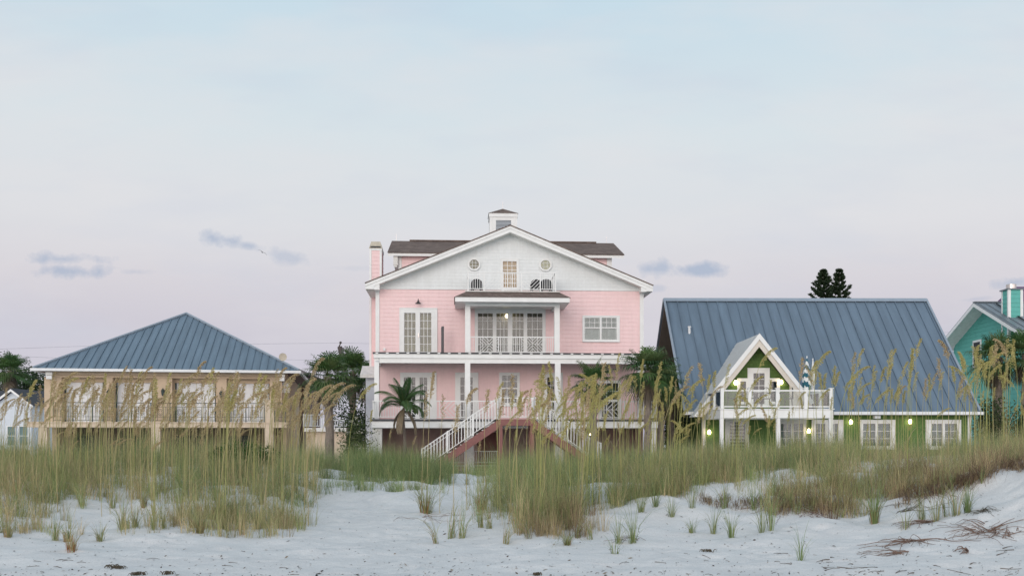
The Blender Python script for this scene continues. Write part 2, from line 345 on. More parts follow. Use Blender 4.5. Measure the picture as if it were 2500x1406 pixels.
# ------------------------------------------------------------ ground: one sheet, flat beach, dunes, house lots, to the horizon
PROF = {  # column in the photograph: (distance, height) along it
 -500: [(13,0),(16,.3),(19,.6),(24,.8),(30,.85),(36,.4),(42,0)],
 -200: [(12.5,0),(15,.2),(18,.5),(22,.8),(28,.9),(36,.35),(42,0)],
 0:    [(13,0),(16,.17),(18,.42),(22,.72),(28,.85),(36,.3),(42,0)],
 300:  [(13.5,0),(14.6,.03),(16.3,.16),(18,.33),(20,.52),(24,.80),(28,.88),(34,.45),(42,0)],
 480:  [(14,0),(15.4,.06),(17,.2),(20,.47),(24,.76),(28,.85),(34,.45),(42,0)],
 620:  [(15,0),(18,.13),(21,.45),(25,.70),(29,.78),(34,.45),(42,0)],
 760:  [(15.5,0),(22,.25),(26,.55),(30,.62),(35,.35),(42,.03)],
 900:  [(16,0),(20,.15),(24,.36),(30,.52),(34,.4),(42,.03)],
 1120: [(15,0),(17,.07),(22,.26),(30,.44),(34,.3),(40,.05)],
 1250: [(13.5,0),(15.5,.12),(18,.33),(24,.45),(30,.47),(35,.3),(42,.03)],
 1400: [(13.5,0),(15.5,.15),(17.5,.40),(21,.5),(25,.58),(30,.52),(36,.3),(42,.03)],
 1560: [(13,0),(15,.12),(17.5,.42),(21,.7),(25,.8),(30,.7),(37,.3),(43,0)],
 1720: [(13,0),(14.5,.07),(16,.2),(18,.48),(21,.78),(25,.93),(30,.85),(37,.3),(43,0)],
 1950: [(12.5,0),(14.5,.12),(16,.3),(18,.58),(21,.84),(25,.97),(30,.9),(37,.3),(43,0)],
 2150: [(12.5,0),(14,.1),(16,.38),(18,.68),(21,.9),(25,1.0),(30,.9),(37,.3),(43,0)],
 2320: [(12.2,0),(13.5,.13),(15,.48),(16.5,.80),(19,.96),(25,1.0),(30,.9),(37,.3),(43,0)],
 2420: [(12,0),(13.3,.12),(14.6,.36),(15.1,.74),(15.9,1.0),(18,1.07),(25,1.05),(30,.9),(37,.3),(43,0)],
 2520: [(11.5,0),(13.0,.10),(14.0,.34),(14.5,.78),(15.2,1.12),(17,1.2),(20,1.15),(25,1.1),(30,.9),(37,.3),(43,0)],
 2900: [(10.5,0),(12,.2),(13.5,.8),(15,1.2),(18,1.25),(25,1.1),(32,.8),(43,0)]}
_px = np.arange(-600, 3001, 20.0); _Y = np.arange(8, 60.01, .25)
_cols = sorted(PROF); _tab = np.zeros((len(_px), len(_Y)))
_cp = np.array([np.interp(_Y, [8]+[a for a, b in PROF[c]]+[60], [0]+[b for a, b in PROF[c]]+[0]) for c in _cols])
for j in range(len(_Y)): _tab[:, j] = np.interp(_px, _cols, _cp[:, j])
def _blur(a, s, ax):
    k = np.exp(-np.arange(-3*s, 3*s+1)**2/(2.*s*s)); k /= k.sum()
    p = [(0, 0), (0, 0)]; p[ax] = (3*s, 3*s); b = np.pad(a, p, mode='edge')
    return np.apply_along_axis(lambda r: np.convolve(r, k, 'valid'), ax, b)
_tab = _blur(_blur(_tab, 2, 0), 2, 1)
_lat = RNG.random((256, 256))
def vnoise(x, y):
    xi = np.floor(x).astype(int); yi = np.floor(y).astype(int); fx = x-xi; fy = y-yi
    fx = fx*fx*(3-2*fx); fy = fy*fy*(3-2*fy)
    g = lambda i, j: _lat[i % 256, j % 256]
    return (g(xi, yi)*(1-fx)+g(xi+1, yi)*fx)*(1-fy)+(g(xi, yi+1)*(1-fx)+g(xi+1, yi+1)*fx)*fy - .5
_PX0, _PY0, _PR = -12., 9.5, .04               # footprints trodden into the open sand
_pit = np.zeros((int(24/_PR), int(24/_PR)))
def _press(x, y, a, d):
    i, j = int((x-_PX0)/_PR), int((y-_PY0)/_PR); k = 9
    if i < k or j < k or i >= _pit.shape[0]-k or j >= _pit.shape[1]-k: return
    gx, gy = np.meshgrid(np.arange(-k, k+1)*_PR, np.arange(-k, k+1)*_PR, indexing='ij'); u = gx*math.cos(a)+gy*math.sin(a); v = -gx*math.sin(a)+gy*math.cos(a)
    q = (u/.17)**2+(v/.085)**2; _pit[i-k:i+k+1, j-k:j+k+1] += -d*np.exp(-q)+d*.45*np.exp(-(np.sqrt(q)-1.5)**2/.25)
for _t in range(26):
    _x, _y = random.uniform(-8, 9), random.uniform(10.5, 15.5); _a = random.choice([0, 3.14])+random.gauss(0, .25)
    for _k in range(random.randint(5, 14)): _x += math.cos(_a)*.62; _y += math.sin(_a)*.62; _press(_x+math.sin(_a)*(.1 if _k % 2 else -.1), _y+math.cos(_a)*(.1 if _k % 2 else -.1), _a, random.uniform(.012, .03))
for _t in range(9):
    _x, _y = random.uniform(-5.5, -.5), random.uniform(11, 14); _a = 1.57+random.gauss(0, .12)
    for _k in range(28): _x += math.cos(_a)*.6; _y += math.sin(_a)*.6; _press(_x+math.sin(_a)*(.1 if _k % 2 else -.1), _y+math.cos(_a)*(.1 if _k % 2 else -.1), _a, random.uniform(.015, .035))
def ground(X, Y):
    X = np.asarray(X, float); Y = np.asarray(Y, float)
    yy = np.clip(Y, 8, 60); px = np.clip(X/np.maximum(yy, 8)*2500+1250, -600, 2999.9)
    i = (px+600)/20; j = (yy-8)/.25
    i0 = np.clip(i.astype(int), 0, len(_px)-2); j0 = np.clip(j.astype(int), 0, len(_Y)-2); fi = i-i0; fj = j-j0
    z = (_tab[i0, j0]*(1-fi)+_tab[i0+1, j0]*fi)*(1-fj)+(_tab[i0, j0+1]*(1-fi)+_tab[i0+1, j0+1]*fi)*fj
    a = np.clip(z/.35, 0, 1)*np.clip((44-Y)/6, 0, 1)
    z = z + a*(.20*vnoise(X*.45+7, Y*.45)+.20*vnoise(X*1.1, Y*1.1+3)+.09*vnoise(X*2.6, Y*2.6)+.03*vnoise(X*6, Y*6))
    b = np.clip((Y-2)/4, 0, 1)*np.clip((45-Y)/8, 0, 1)
    z = z + b*(.07*vnoise(X*.5, Y*.9)+.07*vnoise(X*1.5+5, Y*1.8)+.032*vnoise(X*4.5, Y*4.5)+.008*vnoise(X*13, Y*13))
    pi = np.clip((X-_PX0)/_PR, 0, _pit.shape[0]-2); pj = np.clip((Y-_PY0)/_PR, 0, _pit.shape[1]-2); a0 = pi.astype(int); b0 = pj.astype(int); fa = pi-a0; fb = pj-b0
    return z + (_pit[a0, b0]*(1-fa)+_pit[a0+1, b0]*fa)*(1-fb)+(_pit[a0, b0+1]*(1-fa)+_pit[a0+1, b0+1]*fa)*fb
def gz(x, y): return float(ground(np.array([x]), np.array([y]))[0])
_ys = np.linspace(9, 45, 720)
def hit(px, py):                                # where the sight line through a pixel first meets the ground
    xs = (px-1250)/2500*_ys; ray = CAMZ+(HZ-py)/2500*_ys
    k = np.nonzero(ray <= ground(xs, _ys))[0]
    Y = _ys[k[0]] if len(k) else 30.
    x = (px-1250)/2500*Y
    return float(x), float(Y), gz(x, Y)

def build_ground():
    xs = np.concatenate([[-900, -400, -180, -90, -55, -38, -30, -26, -24, -22, -21, -20, -19, -18.5], np.arange(-18, 18.01, .085), [18.5, 19, 20, 21, 22, 24], [26, 30, 38, 55, 90, 180, 400, 900]])
    ys = np.concatenate([[-600, -200, -60, -25, -10, -2, 3, 6, 8], np.arange(9, 20, .055), np.arange(20, 36, .12), np.arange(36, 48, .6), [52, 60, 75, 100, 150, 300, 700, 1600, 4000]])
    X, Y = np.meshgrid(xs, ys); Z = ground(X, Y)
    nx, ny = len(xs), len(ys)
    idx = np.arange(nx*ny).reshape(ny, nx)
    q = np.stack([idx[:-1, :-1], idx[:-1, 1:], idx[1:, 1:], idx[1:, :-1]], -1).reshape(-1, 4)
    me = bpy.data.meshes.new('beach_sand')
    me.vertices.add(nx*ny); me.vertices.foreach_set('co', np.stack([X, Y, Z], -1).ravel())
    me.loops.add(q.size); me.loops.foreach_set('vertex_index', q.ravel().astype(np.int32))
    me.polygons.add(len(q)); me.polygons.foreach_set('loop_start', np.arange(0, q.size, 4, dtype=np.int32)); me.polygons.foreach_set('use_smooth', np.ones(len(q), bool))
    me.update(calc_edges=True); me.validate()
    m = bpy.data.materials.new('white_sand'); m.use_nodes = True; nt = m.node_tree; b = nt.nodes['Principled BSDF']; N = nt.nodes.new; L = nt.links.new
    b.inputs['Roughness'].default_value = .95; b.inputs['Specular IOR Level'].default_value = .1
    tc = N('ShaderNodeTexCoord')
    n1 = N('ShaderNodeTexNoise'); n1.inputs['Scale'].default_value = 1.3; n1.inputs['Detail'].default_value = 8; n1.inputs['Roughness'].default_value = .65; L(tc.outputs['Object'], n1.inputs['Vector'])
    rp = N('ShaderNodeValToRGB'); L(n1.outputs[0], rp.inputs[0]); rp.color_ramp.elements[0].position = .3; rp.color_ramp.elements[1].position = .7
    rp.color_ramp.elements[0].color = (.645, .635, .62, 1); rp.color_ramp.elements[1].color = (.725, .715, .695, 1); 
    n3 = N('ShaderNodeTexNoise'); n3.inputs['Scale'].default_value = 55; n3.inputs['Detail'].default_value = 3; L(tc.outputs['Object'], n3.inputs['Vector'])
    r3 = N('ShaderNodeValToRGB'); L(n3.outputs[0], r3.inputs[0]); r3.color_ramp.elements[0].position = .32; r3.color_ramp.elements[1].position = .6; r3.color_ramp.elements[0].color = (.89, .88, .87, 1); r3.color_ramp.elements[1].color = (1.02, 1.02, 1.02, 1)
    m3 = N('ShaderNodeMix'); m3.data_type = 'RGBA'; m3.blend_type = 'MULTIPLY'; m3.inputs[0].default_value = 1; L(rp.outputs[0], m3.inputs[6]); L(r3.outputs[0], m3.inputs[7]); L(m3.outputs[2], b.inputs['Base Color'])
    n2 = N('ShaderNodeTexNoise'); n2.inputs['Scale'].default_value = 9; n2.inputs['Detail'].default_value = 8; n2.inputs['Roughness'].default_value = .7; L(tc.outputs['Object'], n2.inputs['Vector'])
    bp = N('ShaderNodeBump'); bp.inputs['Strength'].default_value = .55; bp.inputs['Distance'].default_value = .05; L(n2.outputs[0], bp.inputs['Height']); L(bp.outputs[0], b.inputs['Normal'])
    me.materials.append(m)
    o = bpy.data.objects.new('beach_sand', me); COL.objects.link(o); tag(o, kind='structure')
build_ground()

# ------------------------------------------------------------ house building helpers
def window(F, parent, ly, outer, glasses, mt, mb, name='window', proud=.05, back=.13, mun=.022, label=None, blind='blind'):
    x0, z1 = F.pt(outer[0], outer[1], ly); x1, z0 = F.pt(outer[2], outer[3], ly)
    G = []
    for g in glasses:
        a, d = F.pt(g[0], g[1], ly); b, c = F.pt(g[2], g[3], ly); G.append((a, b, c, d, g[4], g[5]))
    xs = sorted({x0, x1, *[v for g in G for v in g[:2]]}); zs = sorted({z0, z1, *[v for g in G for v in g[2:4]]})
    fill = lambda i, j: not any(g[0]-1e-6 < (xs[i]+xs[i+1])/2 < g[1] and g[2] < (zs[j]+zs[j+1])/2 < g[3] for g in G)
    mbf = MB().plate(xs, zs, fill, ly-proud, ly+.03)
    e = .035                                    # moulding round the outside, and a sill
    mbf.box(x0-e, x1+e, ly-proud-.015, ly+.01, z1, z1+e); mbf.box(x0-e, x1+e, ly-proud-.035, ly+.01, z0-e, z0)
    mbf.box(x0-e, x0, ly-proud-.012, ly+.01, z0, z1); mbf.box(x1, x1+e, ly-proud-.012, ly+.01, z0, z1)
    for (a, b, c, d, nc, nr) in G:
        for k in range(1, nc): mbf.box(a+(b-a)*k/nc-mun/2, a+(b-a)*k/nc+mun/2, ly-.034, ly-.022, c, d)
        for k in range(1, nr): mbf.box(a, b, ly-.032, ly-.0225, c+(d-c)*k/nr-mun/2, c+(d-c)*k/nr+mun/2)
    w = mbf.build(name, mt, parent, label)
    p = MB()
    for (a, b, c, d, nc, nr) in G: p.box(a, b, ly-.02, ly-.012, c, d)
    p.build('pane', M['glass'], w)
    hx0, hx1 = min(g[0] for g in G), max(g[1] for g in G); hz0, hz1 = min(g[2] for g in G), max(g[3] for g in G)
    MB().box(hx0-.15, hx1+.15, ly+back, ly+back+.02, hz0-.1, hz1+.15).build(blind, mb, w)
    return (hx0, hx1, hz0, hz1)

def rail(mb, A, B, h, gap=.13, r=.012, post=None, bottom=.08, toprail=.03, mid=None):
    A, B = Vector(A), Vector(B); d = B-A; n = max(1, round(Vector((d.x, d.y, 0)).length/gap)); up = Vector((0, 0, 1))
    side = Vector((-d.y, d.x, 0)).normalized()
    mb.bar(A+up*(h-.04), B+up*(h-.04), side, toprail*1.6, up, toprail+.01); mb.bar(A+up*bottom, B+up*bottom, side, toprail, up, toprail)
    if mid: mb.bar(A+up*mid, B+up*mid, side, toprail*.8, up, toprail*.7)
    for k in range(n+1):
        p = A+d*(k/n); w = r*2
        mb.bar(p+up*bottom, p+up*(h-.04), side, w, d.normalized() if abs(d.z) < 1e-6 else Vector((d.x, d.y, 0)).normalized(), w)
    if post:
        L_ = Vector((d.x, d.y, 0)).length; m = max(1, round(L_/post))
        for k in range(m+1):
            p = A+d*(k/m); t = .03
            mb.box(p.x-t, p.x+t, p.y-t, p.y+t, p.z, p.z+h+.02)
    return mb
def lattice(mb, x0, x1, y, z0, z1, step=.11, w=.026, kind='v'):   # chippendale panel: diagonals clipped to a rectangle
    mb.box(x0, x0+w, y-.014, y+.014, z0, z1); mb.box(x1-w, x1, y-.014, y+.014, z0, z1)
    def seg(xa, xb, za, zb, s):                # family of lines z = s*x + c inside a sub-rectangle
        cs = np.arange(za-max(s*xa, s*xb), zb-min(s*xa, s*xb), step*1.414)
        for c in cs:
            pts = []
            for xx in (xa, xb):
                zz = s*xx+c
                if za <= zz <= zb: pts.append((xx, zz))
            for zz in (za, zb):
                xx = (zz-c)/s
                if xa < xx < xb: pts.append((xx, zz))
            if len(pts) >= 2:
                a, b = pts[0], pts[1]
                if abs(a[0]-b[0]) > .03: mb.bar((a[0], y, a[1]), (b[0], y, b[1]), (s*.7, 0, -.7) if False else Vector((b[1]-a[1], 0, -(b[0]-a[0]))), w, (0, -1, 0), .014 if s > 0 else .011)
    xm, zm = (x0+x1)/2, (z0+z1)/2
    if kind == 'v': seg(x0, xm, z0, z1, -1); seg(xm, x1, z0, z1, 1)
    elif kind == 'x': seg(x0, xm, zm, z1, -1); seg(xm, x1, zm, z1, 1); seg(x0, xm, z0, zm, 1); seg(xm, x1, z0, zm, -1)
    elif kind == '/': seg(x0, x1, z0, z1, 1)
    elif kind == 'k': seg(x0, x1, z0, zm, -1); seg(x0, x1, zm, z1, 1)
    return mb

# ------------------------------------------------------------ the pink house
def pink_house():
    Y0 = 48.0; F = Frame(((1246-1250)/2500*Y0, Y0, 0), R(3.2))
    H = empty('pink_house', F.loc, F.yaw, 'tall pink beach house with white shingled gable, stacked balconies and a double outside stair', 'house')
    xl, xr = F.x(918, 0), F.x(1570, 0); BACK = 14.0
    zD2 = F.z(861, -2.0, 1246); zD1 = F.z(1023, -2.9, 1246); zB = F.z(705, 0, 918)*.5+F.z(709, 0, 1570)*.5
    zb2 = F.z(887, -2.0)                       # underside of the upper deck beam
    # roof lines of the front gable
    yf = -.6
    ax, az = F.pt(1246, 549, yf); ex, ez = F.pt(892, 691, yf); e2x, e2z = F.pt(1594, 694, yf); ez = (ez+e2z)/2; hw = (e2x-ex)/2; ax = (ex+e2x)/2
    sl_ = (az-ez)/hw; rz = lambda x: az-abs(x-ax)*sl_      # top of the roof at x
    # --- walls
    holes_u = []
    holes_u.append(window(F, H, 0, (977, 753, 1066, 862), [(987, 764, 1014.5, 859, 3, 5), (1025.5, 764, 1053, 859, 3, 5)], M['white'], M['warmblind'], 'french_door', blind='curtain'))
    holes_u.append(window(F, H, 0, (1161, 752, 1330, 862), [(1166.5, 765, 1203, 860, 3, 5), (1212, 765, 1239.5, 860, 3, 5), (1251, 765, 1278, 860, 3, 5), (1287, 765, 1324, 860, 3, 5)], M['white'], M['blind'], 'glazed_balcony_door', back=.45))
    # plantation shutters stand behind the right hand window
    holes_u.append(window(F, H, 0, (1423.5, 772, 1511, 833.5), [(1427, 776, 1464, 799, 3, 2), (1427, 801.5, 1464, 829, 1, 1), (1468.5, 776, 1505, 799, 3, 2), (1468.5, 801.5, 1505, 829, 1, 1)], M['white'], M['paleshade'], 'sash_window', label='double sash window with louvred shutters inside'))
    wu = MB(); wu.siding(zD2-.05, zB, .19, lambda z: (xl, xr), holes_u, lambda u, d, z: (u, -d, z))
    wu.build('upper_wall', M['pink'], H)
    sh = MB()
    for (a, b) in ((1427, 1464), (1468.5, 1505)):
        x0, z1 = F.pt(a, 776, 0); x1, z0 = F.pt(b, 829, 0); zm = F.pt(a, 800, 0)[1]
        for (za, zb_) in ((zm, z1), (z0, zm)):
            n = 8
            for k in range(n):
                zz = za+(zb_-za)*(k+.5)/n
                op = .045 if za == zm else .02
                sh.bar((x0+.05, .05-op/2, zz-.02), (x1-.05, .05-op/2, zz-.02), (0, op, .05-op*.6), .055, (0, -1, .6), .006)
            for xx in (x0, (x0+x1)/2-.03, x1-.06): sh.box(xx, xx+.06, .035, .065, za, zb_)
    sh.build('louvred_shutters', M['whitesiding'], H)
    # lower wall
    hl = []
    hl.append(window(F, H, 0, (979, 911, 1064, 1024), [(986, 921, 1014, 1021, 3, 5), (1024.5, 921, 1043, 1021, 2, 5)], M['white'], M['dim'], 'french_door'))
    hl.append(window(F, H, 0, (1113, 911, 1166, 1024), [(1124, 921, 1154, 1021, 3, 5)], M['white'], M['dark'], 'glazed_door'))
    hl.append(window(F, H, 0, (1220.5, 911, 1267, 990), [(1225.5, 916, 1262.5, 946, 3, 2), (1225.5, 949.5, 1262.5, 983, 3, 2)], M['white'], M['dim'], 'sash_window'))
    hl.append(window(F, H, 0, (1325, 911, 1372, 1024), [(1336, 921, 1362, 1021, 3, 5)], M['white'], M['dark'], 'glazed_door'))
    hl.append(window(F, H, 0, (1462, 930, 1514, 1024), [(1467, 935, 1509, 975, 3, 2), (1467, 979, 1509, 1021, 3, 2)], M['white'], M['dim'], 'sash_window'))
    wl = MB(); wl.siding(zD1-.05, zD2-.05, .19, lambda z: (xl, xr), hl, lambda u, d, z: (u, -d, z)); wl.build('lower_wall', M['pink'], H)
    # white gable
    gh = []
    gh.append(window(F, H, 0, (1223.5, 633, 1265, 708), [(1227.5, 638, 1261, 702, 3, 6)], M['white'], M['peach'], 'gable_door', blind='curtain'))
    zt = az-.27
    bnd = lambda z: (max(xl, ax-(az-.27-z)/sl_), min(xr, ax+(az-.27-z)/sl_)) if z < zt else (ax, ax)
    wg = MB(); wg.siding(zB, zt, .155, bnd, gh, lambda u, d, z: (u, -d-.012, z), .010); wg.box(xl-.02, xr+.02, -.045, .0, zB-.03, zB+.02)
    wg.build('gable_wall', M['gable'], H)
    for (cx, cy, sh_) in ((1157.5, 646, 'warmblind'), (1331.5, 647.5, 'octshade')):
        x0, z0 = F.pt(cx, cy, 0); ro, ri = .31, .235
        ring = MB(); oc = lambda r, y: [(x0+r*math.cos(math.pi/8+k*math.pi/4), y, z0+r*math.sin(math.pi/8+k*math.pi/4)) for k in range(8)]
        a, b, c, d = oc(ro, -.10), oc(ri, -.10), oc(ri, -.03), oc(ro, -.02)
        ring.add(a+b+c+d, [(k, (k+1) % 8, 8+(k+1) % 8, 8+k) for k in range(8)]+[(8+k, 8+(k+1) % 8, 16+(k+1) % 8, 16+k) for k in range(8)]+[(24+k, 24+(k+1) % 8, (k+1) % 8, k) for k in range(8)])
        for s in (-.08, .08):
            ring.box(x0+s-.009, x0+s+.009, -.075, -.062, z0-.21, z0+.21); ring.box(x0-.21, x0+.21, -.073, -.0625, z0+s-.009, z0+s+.009)
        w = ring.build('octagonal_window', M['white'], H)
        MB().add(oc(ri, -.055), [tuple(range(8))]).build('pane', M['glass'], w); MB().add(oc(ri, -.04), [tuple(range(8))]).build('shade', M[sh_], w)
    # corner boards and side/back walls
    for x in (xl, xr): MB().box(x-.02 if x < 0 else x-.16, x+.16 if x < 0 else x+.02, -.05, .12, zD1, zB+.1).build('corner_board', M['white'], H)
    sw = MB()
    for x, sg in ((xl, -1), (xr, 1)):
        sw.siding(0, rz(xl)-.25, .19, lambda z: (0.0, BACK), [], lambda u, d, z, x=x, sg=sg: (x+sg*d, u, z))
    sw.box(xl, xr, BACK-.1, BACK, 0, zB); sw.prism_y([(xl, zB), (xr, zB), (ax, az-.3)], BACK-.1, BACK)
    sw.build('side_wall', M['pink'], H)
    # --- main roof
    th = .25
    prof = [(ax, az-.05), (ex, ez-.05), (ex, ez-.05-th), (xl-.05, ez-.05-th), (xl-.05, rz(xl)-.30-.04), (ax, az-.30-.04), (xr+.05, rz(xr)-.30-.04), (xr+.05, ez-.05-th), (e2x, ez-.05-th), (e2x, ez-.05)]
    rb = MB().prism_y(prof, yf, yf+.05); rb.box(xl-.05, xl+.2, yf+.02, 0, ez-.05-th-.02, ez+.2); rb.box(xr-.2, xr+.05, yf+.02, 0, ez-.05-th-.02, ez+.2)
    lower = [(ax, az-.17), (ex, ez-.17)]
    rb.prism_y([(ax, az-.05), (ax, az-.17), (ex, ez-.17), (ex, ez-.05)], yf-.03, yf+.002); rb.prism_y([(ax, az-.05), (ax, az-.17), (e2x, ez-.17), (e2x, ez-.05)], yf-.03, yf+.002)
    rb.build('rake_board', M['white'], H)
    so = MB().prism_y(prof, yf+.052, BACK+.5); so.build('soffit', M['oldwhite'], H)
    ro = MB(); o_ = .05
    for sx, s in ((ex-.03, -1), (e2x+.03, 1)):
        ro.slab([(ax, yf-.06, az), (sx, yf-.06, rz(sx)), (sx, BACK+.55, rz(sx)), (ax, BACK+.55, az)], .045)
    roof = ro.build('roof', M['shingle'], H)
    # --- cross dormer
    yd0, yr = 2.5, 6.0
    dxl, zr1 = F.pt(959, 589, yr); dxr, zr2 = F.pt(1494, 593, yr); zr = (zr1+zr2)/2; dze = F.z(618, yd0, 1232)
    slp = (zr-dze)/(yr-yd0); y9 = 2*yr-yd0; dx0, dx1 = dxl-.02, dxr+.05
    d = MB(); d.prism_x([(yd0, dze-.03), (yr, zr-.03), (y9, dze-.03), (y9, dze-.19), (yr, zr-.3), (yd0, dze-.19)], dx0, dx1); dt = d.build('dormer_fascia', M['white'], H)
    d = MB(); d.slab([(dx0-.03, yd0-.05, dze-.05*slp), (dx1+.03, yd0-.05, dze-.05*slp), (dx1+.03, yr, zr), (dx0-.03, yr, zr)], .035); d.slab([(dx0-.03, yr, zr), (dx1+.03, yr, zr), (dx1+.03, y9+.05, dze-.05*slp), (dx0-.03, y9+.05, dze-.05*slp)], .035)
    d.box(dx0+.9, ax-1.6, yr-.12, yr+.12, zr-.02, zr+.05); d.box(ax+1.6, dx1-.9, yr-.12, yr+.12, zr-.02, zr+.05)
    d.build('dormer_roof', M['shingle'], H)
    wx0, wx1 = F.x(974, yd0+.35), F.x(1492, yd0+.35)
    d = MB(); d.siding(8.4, dze-.1, .19, lambda z: (wx0, wx1), [], lambda u, dd, z: (u, yd0+.35-dd, z))
    for x, sg in ((wx0, -1), (wx1, 1)): d.siding(8.4, dze-.1, .19, lambda z: (yd0+.35, y9-.35), [], lambda u, dd, z, x=x, sg=sg: (x+sg*dd, u, z))
    d.build('dormer_wall', M['pink'], H)
    MB().box(wx0-.03, wx0+.13, yd0+.30, yd0+.45, 8.4, dze-.12).build('corner_board', M['white'], H); MB().box(wx1-.22, wx1+.03, yd0+.30, yd0+.45, 8.4, dze-.12).build('corner_board', M['white'], H)
    gx = F.x(967, yd0+.15)
    d = MB(); d.box(gx-.13, gx+.08, yd0+.1, yd0+.25, dze-.62, dze-.19); d.box(gx-.10, gx+.05, yd0+.12, yd0+.23, dze-.72, dze-.62); d.build('downspout', M['oldwhite'], H)
    for x in (dx0+.2, dx1-.35): MB().tube([(x, yr, zr), (x, yr, zr+.36)], .01, 5).build('lightning_rod', M['steel'], roof)
    # --- cupola
    cy = 6.6; c0, c1 = F.x(1196, cy), F.x(1262, cy); cm = (c0+c1)/2; hwc = (c1-c0)/2; zct = F.z(521, cy, 1229); zca = F.z(510, cy+hwc, 1229)
    c = MB(); zl0, zl1 = F.z(566, cy, 1229), F.z(538, cy, 1229); lx0, lx1 = F.x(1211, cy), F.x(1248, cy)
    xs = [c0, lx0, lx1, c1]; zs = [az-1.6, zl0-.3, zl1, zct-.2]
    c.plate(xs, zs, lambda i, j: not (i == 1 and j == 1), cy, cy+.05); c.box(c0, c0+.05, cy+.052, cy+2*hwc, az-1.6, zct-.2); c.box(c1-.05, c1, cy+.052, cy+2*hwc, az-1.6, zct-.2); c.box(c0+.052, c1-.052, cy+2*hwc-.05, cy+2*hwc, az-1.6, zct-.2)
    c.box(c0-.04, c1+.04, cy-.04, cy+2*hwc+.04, zct-.2, zct)
    for x in (c0, c1-.14): c.box(x-.012, x+.152, cy-.014, cy, az-1.6, zct-.2)
    cu = c.build('cupola', M['white'], H)
    c = MB(); n = 10
    for k in range(n+3):
        zz = zl0-.3+(zl1-zl0+.3)*(k+.2)/(n+3); c.bar((lx0, cy+.03, zz), (lx1, cy+.03, zz), (0, 1, .9), .07, (0, -.6, .6), .008)
    c.build('louvre', M['whitesiding'], cu)
    MB().box(lx0-.05, lx1+.05, cy+.09, cy+.11, zl0-.3, zl1+.05).build('louvre_backing', M['darkgrey'], cu)
    c = MB(); o = .07; P = [(c0-o, cy-o, zct), (c1+o, cy-o, zct), (c1+o, cy+2*hwc+o, zct), (c0-o, cy+2*hwc+o, zct), (cm, cy+hwc, zca)]
    c.add(P, [(0, 1, 4), (1, 2, 4), (2, 3, 4), (3, 0, 4), (3, 2, 1, 0)]); c.build('cupola_roof', M['shingle'], cu)
    MB().tube([(cm, cy+hwc, zca-.02), (cm, cy+hwc, zca+.38)], .01, 5).build('lightning_rod', M['steel'], cu)
    # --- chimney
    hy = 2.2; h0, h1 = F.x(903, hy), F.x(931, hy); hz = F.z(609, hy, 917); hz2 = F.z(589, hy, 917)
    c = MB(); c.siding(0, hz, .19, lambda z: (h0, h1), [], lambda u, dd, z: (u, hy-dd, z)); c.siding(0, hz, .19, lambda z: (hy, hy+1.3), [], lambda u, dd, z: (h0-dd, u, z)); c.siding(0, hz, .19, lambda z: (hy, hy+1.3), [], lambda u, dd, z: (h1+dd, u, z)); c.box(h0, h1, hy+1.25, hy+1.3, 0, hz)
    ch = c.build('chimney', M['pink'], H)
    c = MB()
    for x in (h0-.02, h1-.08): c.box(x, x+.1, hy-.03, hy+.1, 0, hz+.01)
    c.box(h0-.03, h1+.03, hy-.035, hy+1.33, hz-.05, hz+.04); c.build('chimney_trim', M['white'], ch)
    c = MB(); b0 = (h0-.04, h1+.04, hy-.05, hy+1.35); t0 = (h0+.06, h1-.06, hy+.1, hy+1.2)
    q = [(b0[0], b0[2], hz+.05), (b0[1], b0[2], hz+.05), (b0[1], b0[3], hz+.05), (b0[0], b0[3], hz+.05), (t0[0], t0[2], hz2), (t0[1], t0[2], hz2), (t0[1], t0[3], hz2), (t0[0], t0[3], hz2)]
    c.add(q, [(0, 3, 2, 1), (4, 5, 6, 7), (0, 1, 5, 4), (1, 2, 6, 5), (2, 3, 7, 6), (3, 0, 4, 7)]); cap = c.build('chimney_cap', M['concrete'], ch)
    MB().box(h0+.03, h1-.03, hy-.06, hy+.3, hz+.08, hz+.15).build('cap_vent', M['black'], cap)
    # --- side bay with a little metal roof on the left
    b0, b1 = F.x(893, 1.2), xl-.02; bz = F.z(915, 1.2, 900)
    c = MB(); c.siding(0, bz, .19, lambda z: (b0, b1), [], lambda u, dd, z: (u, 1.2-dd, z)); c.siding(0, bz, .19, lambda z: (1.2, 2.2), [], lambda u, dd, z: (b0-dd, u, z))
    bay = c.build('side_bay', M['whitesiding'], H)
    c = MB(); c.slab([(b0-.25, .95, bz), (b1, .95, bz), (b1, 2.2, bz+.5), (b0-.25, 2.2, bz+.5)], .05); c.box(b0-.25, b1, .93, .97, bz-.15, bz-.02); c.build('bay_roof', M['oldwhite'], bay)
    # --- upper deck
    dl, dr = F.x(912, -2.1), F.x(1577, -2.1); zc = F.z(863, -2.1); zf = F.z(875, -2.1)
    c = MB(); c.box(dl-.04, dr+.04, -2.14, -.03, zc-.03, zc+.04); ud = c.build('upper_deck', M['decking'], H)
    c = MB(); c.box(dl, dr, -2.1, -.03, zf, zc-.032); c.box(dl+.25, dr-.25, -2.04, -1.86, zb2, zf-.002); c.box(dl+.05, dl+.2, -1.85, -.03, zb2, zf-.002); c.box(dr-.2, dr-.05, -1.85, -.03, zb2, zf-.002)
    c.box(dl+.1, dr-.1, -1.84, -.04, zf-.05, zf-.004)
    for k in range(27): x = dl+.15+(dr-dl-.3)*k/26; c.box(x-.06, x+.06, -2.155, -2.0, zc-.028, zc+.02)
    c.build('deck_fascia', M['white'], ud)
